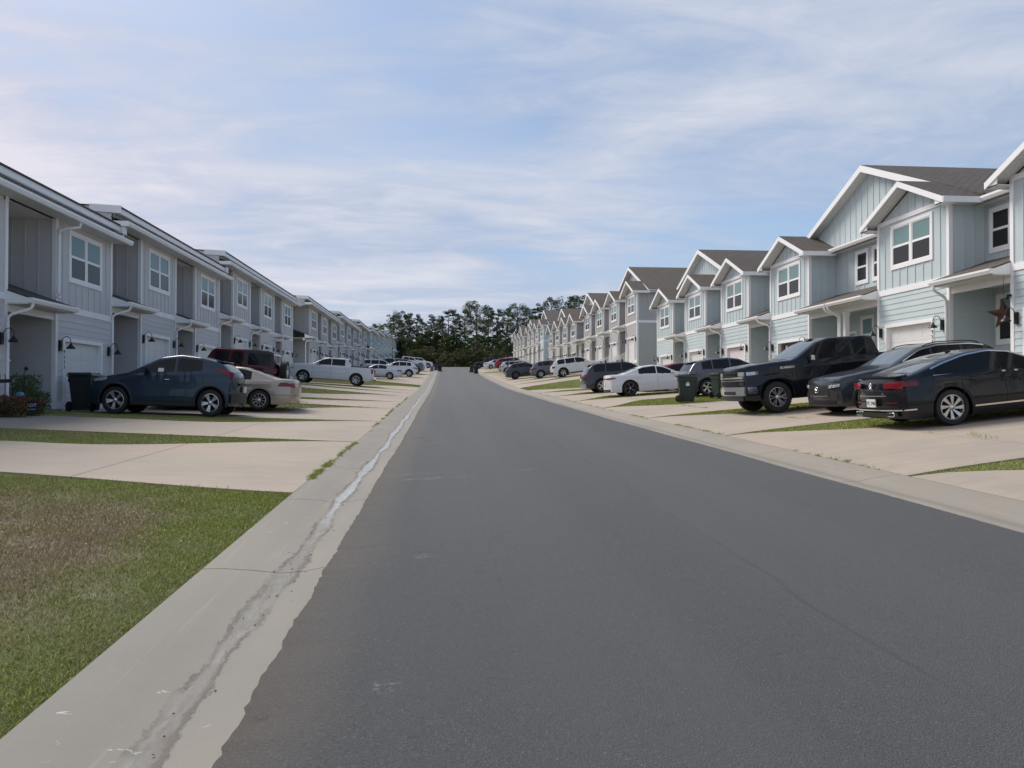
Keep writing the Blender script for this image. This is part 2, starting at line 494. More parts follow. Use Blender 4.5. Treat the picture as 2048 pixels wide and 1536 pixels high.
def kerb_mat(name, a, b, wet):
    t = NT(name)
    w = t.coord(world=True)
    big = t.noise(w, 0.7, 5, 0.6)
    fine = t.noise(w, 60, 4, 0.7)
    c = t.mix(t.rng(big, 0.3, 0.7), a, b)
    c = t.mix(t.math('MULTIPLY', fine, 0.4), c, tuple(q * 0.62 for q in a))
    lines = t.noise(t.coord(world=True, scale=(16, 0.35, 1)), 1.5, 3, 0.6)
    c = t.mix(t.rng(lines, 0.60, 0.72, 0, 0.30), c, tuple(min(1, q * 1.4) for q in a))
    rough = 0.85
    if wet:
        sp = t.node('ShaderNodeSeparateXYZ'); t.l.new(w, sp.inputs[0])
        wav = t.noise(t.coord(world=True, scale=(1, 0.55, 1)), 1.25, 3, 0.5)
        rag = t.noise(t.coord(world=True, scale=(1.0, 0.6, 1)), 11.0, 10, 0.85)
        xx = t.math('ADD', sp.outputs['X'], 1.185)
        d = t.math('ABSOLUTE', t.math('ADD', xx, t.math('MULTIPLY', t.math('SUBTRACT', wav, 0.5), 0.16)))
        d = t.math('ADD', d, t.math('MULTIPLY', t.math('SUBTRACT', rag, 0.5), 0.19))
        d = t.math('ADD', d, t.math('MULTIPLY', t.math('SUBTRACT', t.noise(t.coord(world=True, scale=(1, 0.5, 1)), 42.0, 5, 0.8), 0.5), 0.06))
        width = t.rng(t.noise(t.coord(world=True, scale=(0.01, 1, 1)), 0.5, 3), 0.38, 0.62, 0.045, 0.105)
        inner = t.math('SUBTRACT', d, t.math('MULTIPLY', width, 0.62))
        outer = t.math('SUBTRACT', d, width)
        m_out = t.rng(outer, -0.006, 0.006, 1, 0)
        m_in = t.rng(inner, -0.012, 0.006, 1, 0)
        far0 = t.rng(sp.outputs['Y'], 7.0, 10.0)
        m_out = t.math('MULTIPLY', m_out, t.rng(t.noise(t.coord(world=True, scale=(2.5, 1, 1)), 2.2, 4, 0.6), 0.36, 0.58, 0.15, 1.0))
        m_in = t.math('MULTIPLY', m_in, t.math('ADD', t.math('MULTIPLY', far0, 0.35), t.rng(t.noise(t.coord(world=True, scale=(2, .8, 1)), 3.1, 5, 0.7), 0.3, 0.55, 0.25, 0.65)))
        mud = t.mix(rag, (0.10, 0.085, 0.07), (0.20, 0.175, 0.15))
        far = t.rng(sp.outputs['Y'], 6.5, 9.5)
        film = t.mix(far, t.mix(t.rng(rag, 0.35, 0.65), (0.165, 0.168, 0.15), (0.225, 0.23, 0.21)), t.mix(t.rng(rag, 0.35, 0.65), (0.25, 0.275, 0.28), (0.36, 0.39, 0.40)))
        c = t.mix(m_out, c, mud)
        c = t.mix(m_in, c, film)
        rough = t.math('SUBTRACT', 0.85, t.math('MULTIPLY', m_in, 0.28))
        hgt = t.math('ADD', t.math('MULTIPLY', m_out, 0.5), t.math('MULTIPLY', rag, t.math('ADD', t.math('MULTIPLY', m_out, 0.8), 0.05)))
        nm = t.bump(hgt, 0.5, 0.012, t.bump(fine, 0.3, 0.003))
        # dark crumbs and white chalk marks
        c = t.mix(t.math('MULTIPLY', t.rng(t.noise(w, 14, 5, 0.7), 0.66, 0.70, 0, 0.8), m_out), c, (0.05, 0.045, 0.04))
        chalk = t.math('MULTIPLY', t.rng(t.noise(t.coord(world=True, scale=(1, 3, 1)), 5, 5, 0.7), 0.64, 0.68, 0, 0.7), t.rng(t.noise(w, 0.8, 2), 0.56, 0.62))
        c = t.mix(chalk, c, (0.6, 0.6, 0.6))
    else:
        sp = t.node('ShaderNodeSeparateXYZ'); t.l.new(w, sp.inputs[0])
        d = t.math('ABSOLUTE', t.math('ADD', sp.outputs['X'], t.math('ADD', t.math('MULTIPLY', t.noise(w, 1.5, 3), 0.10), -5.05)))
        c = t.mix(t.rng(d, 0.02, 0.10, 0.45, 0), c, (0.15, 0.135, 0.12))
        nm = t.bump(fine, 0.3, 0.003)
    # crazy hairline cracks
    cr = t.math('ADD', t.voro(t.coord(world=True, off=(2, 5, 0)), 0.55, 'DISTANCE_TO_EDGE'), t.math('MULTIPLY', t.noise(w, 4, 5, 0.7), 0.02))
    sel = t.rng(t.noise(w, 0.25, 2), 0.5, 0.6)
    c = t.mix(t.math('MULTIPLY', sel, t.rng(cr, 0.009, 0.013, 0.35, 0)), c, (0.10, 0.09, 0.08))
    return t.set(c, rough, nm)
M['kerbL'] = kerb_mat('kerb_concrete_weathered', (0.27, 0.25, 0.213), (0.23, 0.217, 0.19), True)
M['kerbR'] = kerb_mat('kerb_concrete', (0.31, 0.275, 0.225), (0.265, 0.245, 0.205), False)

def dryness(t):
    w = t.coord(world=True)
    n = t.noise(w, 0.55, 5, 0.65, 0.4)
    sp = t.node('ShaderNodeSeparateXYZ'); t.l.new(w, sp.inputs[0])
    # drier away from the kerb on the near left lawn
    f = t.rng(sp.outputs['X'], -3.3, -1.9, 0.20, -0.12)
    g = t.rng(sp.outputs['Y'], 8.2, 9.8, 0.0, -0.22)
    return w, t.math('ADD', t.math('ADD', n, f), g)
def soil_mat():
    t = NT('lawn_soil')
    w, dry = dryness(t)
    fine = t.noise(w, 38, 5, 0.75)
    fib = t.noise(t.coord(world=True, scale=(30, 75, 10), rot=(0, 0, 0.5)), 1.0, 3, 0.7)
    green = t.mix(fine, (0.08, 0.10, 0.025), (0.20, 0.22, 0.065))
    brown = t.mix(fib, (0.11, 0.085, 0.055), (0.34, 0.27, 0.185))
    c = t.mix(t.rng(t.math('ADD', dry, t.math('MULTIPLY', t.math('SUBTRACT', fine, 0.5), 0.6)), 0.36, 0.80), green, brown)
    sand = t.rng(t.noise(t.coord(world=True, off=(2.2, 1.1, 0)), 0.75, 3, 0.5), 0.66, 0.71)
    c = t.mix(t.math('MULTIPLY', sand, 0.7), c, (0.36, 0.32, 0.27))
    return t.set(c, 0.95, t.bump(t.math('ADD', fine, fib), 0.9, 0.03))
M['soil'] = soil_mat()
def blade_mat():
    t = NT('grass_blade')
    w, dry = dryness(t)
    f = t.noise(w, 60, 2)
    f2 = t.rng(f, 0.3, 0.7)
    green = t.mix(f2, (0.20, 0.235, 0.035), (0.48, 0.51, 0.14))
    brown = t.mix(f2, (0.24, 0.185, 0.105), (0.55, 0.44, 0.28))
    c = t.mix(t.rng(t.math('ADD', dry, t.math('MULTIPLY', t.math('SUBTRACT', f, 0.5), 1.1)), 0.36, 0.86), green, brown)
    return t.set(c, 0.7, None, **{'Specular IOR Level': 0.25})
M['blade'] = blade_mat()
def leaf_mat(name, a, b):
    t = NT(name)
    v = t.coord()
    n = t.noise(v, 0.7, 4, 0.6)
    n2 = t.noise(v, 7, 3, 0.6)
    c = t.mix(t.rng(n2, 0.3, 0.7), a, b)
    c = t.mix(t.rng(n, 0.45, 0.7, 0, 0.5), c, tuple(q * 0.6 for q in a))
    return t.set(c, 0.65, None, **{'Specular IOR Level': 0.2})
M['pine'] = leaf_mat('pine_needles', (0.040, 0.058, 0.024), (0.13, 0.155, 0.06))
M['leaf'] = leaf_mat('broad_leaves', (0.055, 0.085, 0.025), (0.13, 0.17, 0.05))
M['brightleaf'] = leaf_mat('bright_leaves', (0.10, 0.16, 0.03), (0.22, 0.31, 0.07))
M['scrub'] = leaf_mat('scrub_leaves', (0.09, 0.095, 0.04), (0.22, 0.19, 0.10))
M['bark'] = basic('bark', (0.085, 0.068, 0.055), 0.9, 0.3, 6, 0.8, 20)
M['redflower'] = basic('red_petals', (0.50, 0.07, 0.05), 0.6, 0.4, 14)
M['yellowflower'] = basic('yellow_petals', (0.75, 0.66, 0.16), 0.6, 0.15, 14)
M['plantleaf'] = leaf_mat('garden_leaves', (0.05, 0.09, 0.03), (0.13, 0.19, 0.06))
M['rushes'] = leaf_mat('red_brown_leaves', (0.10, 0.05, 0.03), (0.22, 0.11, 0.06))

# ------------------------------------------------------------------ terrain
K = 0.9227
def tab(a): 
    a = np.array(a, float); return a[:, 0], 1.6 + K * a[:, 1]
TKL = tab([(-20, -2.4), (0, -1.68), (9, -1.34), (16, -1.15), (22, -.93), (28, -.68), (34, -.50), (40, -.28), (46.5, -.10), (52.6, .11), (58, .36), (81, 1.46), (116, 3.4), (126, 4.0), (150, 5.28), (190, 6.9), (230, 7.6), (700, 9)])
TKR = tab([(-20, -1.95), (0, -1.37), (9.4, -1.12), (15.5, -.954), (21.6, -.80), (27.7, -.62), (33.8, -.446), (40, -.25), (58, .34), (81, 1.43), (116, 3.35), (126, 4.0), (150, 5.28), (190, 6.9), (230, 7.6), (700, 9)])
TGL = tab([(-20, -2.0), (0, -1.25), (10, -.85), (19, -.6), (25, -.56), (28.5, .0), (37, .08), (41, .75), (56, .88), (60, 1.6), (78, 1.68), (82, 2.4), (97, 2.5), (100, 3.4), (110, 3.5), (114, 4.05), (130, 4.9), (163, 6.5), (190, 7.4), (230, 8), (700, 9)])
TGR = tab([(-20, -.6), (0, -.2), (10, .0), (26, .05), (30, .2), (45, .42), (53, .55), (58, 1.7), (64, 2.0), (80, 2.3), (106, 2.9), (114, 4.2), (163, 5.6), (190, 6.9), (230, 7.6), (700, 9)])
XL, XR = -1.81, 5.65           # backs of the kerbs
AL, AR = -0.88, 4.70           # asphalt edges
HL, HR = -10.9, 14.57          # front planes of the houses
KS = 0.089                     # the tables above follow the camera's depth axis
def dep(x, y): return y - KS * x
def terr(X, Y):
    X = np.asarray(X, float); Y = np.asarray(Y, float)
    Y = Y + KS * np.clip(X, -22, 22)
    kl = np.interp(Y, *TKL); kr = np.interp(Y, *TKR); gl = np.interp(Y, *TGL); gr = np.interp(Y, *TGR)
    t = np.clip((X - XL) / (XR - XL), 0, 1)
    z = kl + (kr - kl) * t
    tl = np.clip((XL - X) / (XL - HL), 0, 1); tr = np.clip((X - XR) / (HR - XR), 0, 1)
    z = z + (gl - kl) * tl + (gr - kr) * tr ** 0.88
    return z
def tz(x, y): return float(terr(x, y))
# ------------------------------------------------------------------ ground, road, kerbs, driveways
rng = np.random.default_rng(7)
def smooth(t):
    t = np.clip(t, 0, 1); return t * t * (3 - 2 * t)

def sheet(name, xs, ys, zf, mat):
    XX, YY = np.meshgrid(xs, ys, indexing='ij')
    V = np.stack([XX, YY, zf(XX, YY)], -1).reshape(-1, 3)
    n, m = len(xs), len(ys)
    i, j = np.meshgrid(np.arange(n - 1), np.arange(m - 1), indexing='ij')
    a = (i * m + j).ravel()
    F = np.stack([a, a + m, a + m + 1, a + 1], -1)
    return np_mesh(name, V, F, mat, True)

gx = np.concatenate([[-600, -300, -150, -80, -50, -35, -25, -20, -16, -13, -12, HL], np.linspace(-10.2, -2.4, 14), [XL - .02, XL + .12, 0, 2, 4, XR - .12, XR + .02], np.linspace(6.2, 14, 14), [HR, 15.5, 17, 20, 25, 35, 50, 80, 150, 300, 600]])
gy = np.concatenate([np.arange(-20, 60, 1.0), np.arange(60, 200, 2.5), [200, 215, 230, 260, 300, 400, 700]])
def zground(X, Y):
    z = terr(X, Y) - 0.012
    z = np.where((X > XL + .05) & (X < XR - .05), z - 0.22, z)
    return z + 0.006 * np.sin(X * 1.7 + Y * .9) * np.sin(Y * 1.3 - X * .6)
obj('lawn', sheet('lawn', gx, gy, zground, M['soil']), kind='structure')

# asphalt carriageway with a ragged left edge
ys = np.concatenate([np.arange(-12, 30, 0.06), np.arange(30, 60, 0.3), np.arange(60, 158, 1.0)])
wob = np.interp(ys, np.arange(-12, 170, .35), rng.normal(0, .006, 520)[:len(np.arange(-12, 170, .35))]) + rng.normal(0, .0065, len(ys)) + .005 * np.sin(ys * .9) + .006 * np.sin(ys * .31 + 1)
us = np.linspace(0, 1, 13)
LX = AL + wob; RX = AR + .012 * np.sin(ys * 1.1) + rng.normal(0, .003, len(ys))
XX = LX[None, :] + (RX - LX)[None, :] * us[:, None]; YY = np.broadcast_to(ys[None, :], XX.shape)
ZZ = terr(XX, YY) - 0.006 + 0.05 * np.sin(np.pi * us)[:, None]
n, m = XX.shape
V = np.stack([XX, YY, ZZ], -1).reshape(-1, 3)
V = np.concatenate([V, V[:m] + [0, 0, -.03]])
i, j = np.meshgrid(np.arange(n - 1), np.arange(m - 1), indexing='ij'); a = (i * m + j).ravel()
F = np.stack([a, a + m, a + m + 1, a + 1], -1)
b = np.arange(m - 1); F = np.concatenate([F, np.stack([b, b + 1, n * m + b + 1, n * m + b], -1)])
obj('road', np_mesh('road', V, F, M['asphalt'], True), kind='structure')

# cul-de-sac apron beyond the carriageway
obj('road', sheet('road_end', np.linspace(-6, 12, 10), np.linspace(158, 170, 8), lambda X, Y: terr(X, Y) - .01, M['asphalt']), kind='structure')

KP = [(-0.06, -.016), (0.0, -.014), (0.16, -.040), (0.36, -.046), (0.55, -.015), (0.78, .012), (0.93, .016)]
def kerb(side, mat):
    root = empty('kerb', (0, 0, 0), kind='structure')
    a0 = AL if side < 0 else AR
    y, k = -6.2, 0
    while y < 157:
        L = 3.05 if k % 3 else 3.05
        y1 = min(y + L, 158)
        mb = MB()
        nseg = 4
        oy = (y + y1) / 2
        rows = []
        for s in range(nseg + 1):
            yy = y + .006 + (y1 - y - .012) * s / nseg
            r = []
            for d, h in KP:
                x = a0 + side * d
                r.append((x, yy - oy, tz(x, yy) + h))
            xb = a0 + side * .93; xf = a0 - side * .06
            r = [(xf, yy - oy, tz(xf, yy) - .2)] + r + [(xb, yy - oy, tz(xb, yy) - .2)]
            rows.append(r)
        mb.grid(rows)
        mb.add(rows[0], [tuple(range(len(rows[0])))]); mb.add(rows[-1], [tuple(range(len(rows[-1])))])
        o = obj('kerb_slab', mb.build('kerb_slab', mat, 40), root, (0, oy, 0))
        y = y1; k += 1
kerb(-1, M['kerbL']); kerb(1, M['kerbR'])

LEFT = [('b1', [7.1 + 6.1 * k for k in range(8)]), ('b2', [60.8 + 6.1 * k for k in range(8)]), ('b3', [114.1 + 6.1 * k for k in range(8)]), ('b4', [168.2 + 6.1 * k for k in range(4)])]
RIGHT = [('b1', [4.0 + 6.1 * k for k in range(8)]), ('b2', [58.3 + 6.1 * k for k in range(8)]), ('b3', [113.0 + 6.1 * k for k in range(8)])]
DR = []          # (side, near(t), far(t)) t = 0 at kerb .. 1 at house
for nm, L in LEFT:
    for Yk in L:
        nk, nh, fk, fh = Yk + 3.1, Yk + 2.35, Yk + 9.18, Yk + 6.4
        if Yk < 8: nk, nh = 9.4, 10.0
        DR.append((-1, nk, nh, fk, fh, Yk < 8, 0))
for nm, L in RIGHT:
    for i, Yk in enumerate(L):
        if i < 4: DR.append((1, Yk - .63, Yk - .05, Yk + 5.42, Yk + 3.9, False, 1))
        else: DR.append((1, Yk - .63, Yk + 2.2, Yk + 5.42, Yk + 6.15, False, 2))
def edges(d, t):
    s, nk, nh, fk, fh, sp, ty = d
    if ty == 0:
        n = nk + (nh - nk) * (smooth(t * 2.0) if sp else t); f = fh + (fk - fh) * (1 - smooth(t * 1.9))
    elif ty == 1:
        n = nk + (nh - nk) * t; f = fh + (fk - fh) * (1 - smooth(t * 3.6))
    else:
        n = nh + (nk - nh) * (1 - smooth(t * 3.6)); f = fk + (fh - fk) * t
    return n, f
def drive_mesh(d, t0, t1):
    s = d[0]; xk, xh = (XL, HL) if s < 0 else (XR, HR)
    g = .007 / abs(xh - xk)
    nx, ny = 7, 7
    mb = MB(); top = []
    for i in range(nx):
        t = (t0 + g) + (t1 - t0 - 2 * g) * i / (nx - 1)
        x = xk + s * .006 + (xh - xk) * t
        n, f = edges(d, t); n += .012 - KS * x; f -= .012 + KS * x
        top.append([(x, n + (f - n) * j / (ny - 1), 0) for j in range(ny)])
    top = [[(p[0], p[1], tz(p[0], p[1]) + .010) for p in r] for r in top]
    mb.grid(top)
    ring = [r for r in top[0]] + [r[-1] for r in top[1:]] + top[-1][::-1][1:] + [r[0] for r in top[::-1][1:]]
    mb.grid([ring, [(p[0], p[1], p[2] - .12) for p in ring]], False)
    return mb
for d in DR:
    if d[1] > 166: continue
    root = empty('driveway', kind='structure')
    js = (0, .32, .64, 1.0) if d[0] < 0 else (0, .25, .60, 1.0)
    for a, b in zip(js, js[1:]):
        obj('concrete_slab', drive_mesh(d, a, b).build('concrete_slab', M['drive'], 40), root)

def on_drive(X, Y, margin=0.0):
    r = np.zeros(X.shape, bool)
    Y = Y + KS * X
    for d in DR:
        s = d[0]; xk, xh = (XL, HL) if s < 0 else (XR, HR)
        if Y.min() > d[3] + 1 or Y.max() < d[1] - 3: continue
        t = (X - xk) / (xh - xk)
        n, f = edges(d, np.clip(t, 0, 1))
        r |= (t >= 0) & (t <= 1.0) & (Y > n + margin) & (Y < f - margin) 
    return r

# grass: individual blades, dense near the camera
def blades(X, Y, h, w, lean=0.6, zoff=-0.015):
    n = len(X)
    Z = terr(X, Y) + zoff
    a = rng.uniform(0, 2 * np.pi, n); b = rng.uniform(0, 2 * np.pi, n)
    hh = h * rng.uniform(.5, 1.25, n); ww = w * rng.uniform(.6, 1.3, n)
    l = rng.uniform(0.1, lean, n) * hh
    dx, dy = np.cos(a) * ww, np.sin(a) * ww
    lx, ly = np.cos(b) * l, np.sin(b) * l
    B = np.stack([X, Y, Z], -1)
    D = np.stack([dx, dy, np.zeros(n)], -1)
    Mi = B + np.stack([lx * .35, ly * .35, hh * .55], -1)
    T = B + np.stack([lx, ly, hh], -1)
    V = np.stack([B - D, B + D, Mi + D * .7, Mi - D * .7, T], 1).reshape(-1, 3)
    k = np.arange(n) * 5
    F = np.concatenate([np.stack([k, k + 1, k + 2], -1), np.stack([k, k + 2, k + 3], -1), np.stack([k + 3, k + 2, k + 4], -1)])
    return V, F
def scatter(x0, x1, y0, y1, dens, h, w, lean=0.6, edge=0.02):
    n = int((x1 - x0) * (y1 - y0) * dens)
    X = rng.uniform(x0, x1, n); Y = rng.uniform(y0, y1, n)
    X = X[:]; 
    k = ~on_drive(X, Y, edge * rng.normal(1, 1, n))
    # clumping
    c = np.sin(X * 5.1 + np.sin(Y * 3.7)) * np.sin(Y * 4.3 + np.sin(X * 2.9))
    k &= rng.uniform(0, 1, n) < .72 + .28 * c
    return blades(X[k], Y[k], h, w, lean)
parts = []
parts.append(scatter(-4.2, XL + .03, 2.3, 5.0, 11000, .026, .0026, 1.5))
parts.append(scatter(-7.5, XL + .03, 5.0, 7.5, 6500, .030, .0032, 1.4))
parts.append(scatter(-9.5, XL + .03, 7.5, 10.3, 4200, .036, .0040, 1.2))
parts.append(scatter(HL - .0, XL - .1, 14.0, 26.5, 1300, .045, .006))
parts.append(scatter(HL - .0, XL - .1, 26.5, 64, 420, .055, .010))
parts.append(scatter(XR + .02, 13, 8.0, 17, 2200, .038, .0045))
parts.append(scatter(XR + .02, HR, 17, 34, 1000, .045, .007))
parts.append(scatter(XR + .02, HR, 34, 60, 340, .055, .011))
VV, FF, o = [], [], 0
for v, f in parts:
    VV.append(v); FF.append(f + o); o += len(v)
obj('grass', np_mesh('grass', np.concatenate(VV), np.concatenate(FF), M['blade']), kind='stuff')

# weeds in the joints of kerb and driveways
VV, FF, o = [], [], 0
def tuft(x, y, n, r, h, w=.005):
    global o
    X = x + rng.normal(0, r, n); Y = y + rng.normal(0, r, n)
    v, f = blades(X, Y, h, w, 1.2, .0)
    VV.append(v); FF.append(f + o); o += len(v)
for yy in np.concatenate([rng.uniform(10.6, 12.6, 55), rng.uniform(12.6, 16.2, 26), rng.uniform(17, 40, 50)]):
    tuft(XL + rng.normal(0, .02), yy, 26, .025, rng.uniform(.03, .07))
for (x, y, s) in [(8.0, 11.3, .16), (8.1, 11.8, .2), (8.2, 10.6, .11), (8.3, 10.1, .08), (7.9, 12.6, .10), (8.0, 11.6, .13), (7.95, 17.0, .06), (7.9, 23.8, .07), (7.9, 24.6, .06), (8.0, 19.2, .08), (7.9, 18.2, .06)]:
    tuft(x, y - .7, 22, .06, s * .5, .003)
for yy in np.concatenate([rng.uniform(15.3, 18.5, 34), rng.uniform(21, 23, 20), rng.uniform(9.5, 12, 16), rng.uniform(25, 46, 70)]):
    tuft(XR + rng.normal(0, .015), yy, 18, .03, rng.uniform(.02, .05))
for yy in np.concatenate([rng.uniform(16.5, 18.8, 18), rng.uniform(22.5, 25.5, 18), rng.uniform(28, 38, 34)]):
    tuft(7.88 + rng.normal(0, .015), yy, 16, .04, rng.uniform(.02, .045))
for k in range(5): tuft(-2.9 + rng.normal(0, .15), 9.52 + rng.normal(0, .05), 12, .05, .07)
obj('weeds', np_mesh('weeds', np.concatenate(VV), np.concatenate(FF), M['blade']), kind='stuff')

# leaf litter and crumbs lying in the left gutter
n = 170
Y = rng.uniform(3.2, 30, n) ** 1.0; X = -1.185 + rng.normal(0, .075, n)
s = rng.uniform(.002, .005, n); a = rng.uniform(0, 6.28, n)
Z = terr(X, Y) - .036
c = np.stack([X, Y, Z], -1)
d1 = np.stack([np.cos(a) * s * 2.2, np.sin(a) * s * 2.2, s * .3], -1); d2 = np.stack([-np.sin(a) * s, np.cos(a) * s, s * .2], -1)
V = np.stack([c - d1, c - d2, c + d1, c + d2 + [0, 0, .006]], 1).reshape(-1, 3)
obj('debris', np_mesh('debris', V, np.arange(n * 4).reshape(-1, 4), M['bark']), kind='stuff')

# small yellow flowers in the near lawn
mb = MB()
centres = [(-4.6, 8.2, .35), (-3.9, 7.4, .3), (-3.3, 7.0, .4), (-4.4, 7.2, .5), (-3.1, 7.9, .4), (-2.35, 3.6, .13), (-2.2, 3.75, .1), (-2.9, 7.2, .5), (-3.6, 6.2, .5)]
for k in range(150):
    cx, cy, r = centres[k % len(centres)]
    x, y = cx + rng.normal(0, r), cy + rng.normal(0, r)
    if x > XL - .05 or y > 9.2: continue
    z = tz(x, y) + rng.uniform(.015, .04); s = rng.uniform(.004, .0085)
    mb.lathe([(0, s * .2), (s, s * .5), (s * .8, s), (0, s * .8)], 'z', (x, y, z), 6)
obj('wildflowers', mb.build('wildflowers', M['yellowflower']), kind='stuff')
# ------------------------------------------------------------------ townhouses
W = 6.1
PL = .178                     # exposure of one lap board
MESH = {}
class UB(MB):
    """mesh builder in house coordinates u (along street), v (depth), z"""
    def __init__(self, sg):
        super().__init__(lambda u, v, z: (sg * v, u, z))

def lap_front(mb, u0, u1, v, z, h=PL, out=.020):
    """one lap board on a wall that faces the street (towards -v)"""
    mb.hexa([(u0, v - out, z), (u1, v - out, z), (u1, v + .002, z), (u0, v + .002, z), (u0, v - out * .35, z + h), (u1, v - out * .35, z + h), (u1, v + .002, z + h), (u0, v + .002, z + h)])
def lap_side(mb, u, su, v0, v1, z, h=PL, out=.020):
    mb.hexa([(u + su * out, v0, z), (u + su * out, v1, z), (u - su * .002, v1, z), (u - su * .002, v0, z), (u + su * out * .35, v0, z + h), (u + su * out * .35, v1, z + h), (u - su * .002, v1, z + h), (u - su * .002, v0, z + h)])

def window_parts(sg, u0, u1, z0, z1, v, sashes):
    """list of (part mesh, [sub meshes]); trim + sashes; panes as sub parts"""
    f = UB(sg); t = .10; d = .035
    f.box(u0, u1, v - d, v + .02, z0, z0 + t + .02); f.box(u0, u1, v - d, v + .02, z1 - t, z1)
    f.box(u0, u0 + t, v - d, v + .02, z0 + t + .02, z1 - t); f.box(u1 - t, u1, v - d, v + .02, z0 + t + .02, z1 - t)
    w = (u1 - u0 - 2 * t - (.10 if sashes == 2 else 0)) / sashes
    subs = []
    for s in range(sashes):
        a = u0 + t + s * (w + .10); b = a + w
        if s: f.box(a - .10, a, v - d, v + .02, z0 + t + .02, z1 - t)
        lo, hi = z0 + t + .02, z1 - t; mid = (lo + hi) / 2
        r = .038
        for (p, q, dd) in ((lo, mid, .018), (mid, hi, .008)):
            f.box(a, a + r, v - dd - .012, v + .015, p, q); f.box(b - r, b, v - dd - .012, v + .015, p, q)
            f.box(a + r, b - r, v - dd - .012, v + .015, p, p + r); f.box(a + r, b - r, v - dd - .012, v + .015, q - r, q)
            g = UB(sg); g.box(a + r, b - r, v - dd + .002, v + .012, p + r, q - r)
            subs.append((g, 'upper' if p == mid else 'lower'))
    return f, subs

def lamp_parts(sg, u, z):
    pl = UB(sg); pl.box(u - .055, u + .055, -.075, -.022, z - .15, z + .15)
    ar = UB(sg)
    path = []
    for k in range(11):
        t = math.pi * k / 10
        path.append((u, -.075 - .02 - .12 + .12 * math.cos(t), z + .10 + .16 * math.sin(t)))
    path = [(u, -.08, z - .05), (u, -.095, z - .02)] + path + [(u, -.335, z + .06)]
    ar.tube(path, .010, 6)
    sh = UB(sg); c = (u, -.335, z - .09)
    pts = [(.018, .16), (.03, .135), (.05, .10), (.085, .062), (.10, .055), (.118, .02), (.128, .0), (.115, .003), (.04, .06)]
    seg = 16; P = []
    for (r, h) in pts:
        P.append([(c[0] + r * math.cos(2 * math.pi * k / seg), c[1] + r * math.sin(2 * math.pi * k / seg), c[2] + h) for k in range(seg + 1)])
    sh.grid(P)
    return pl, ar, sh

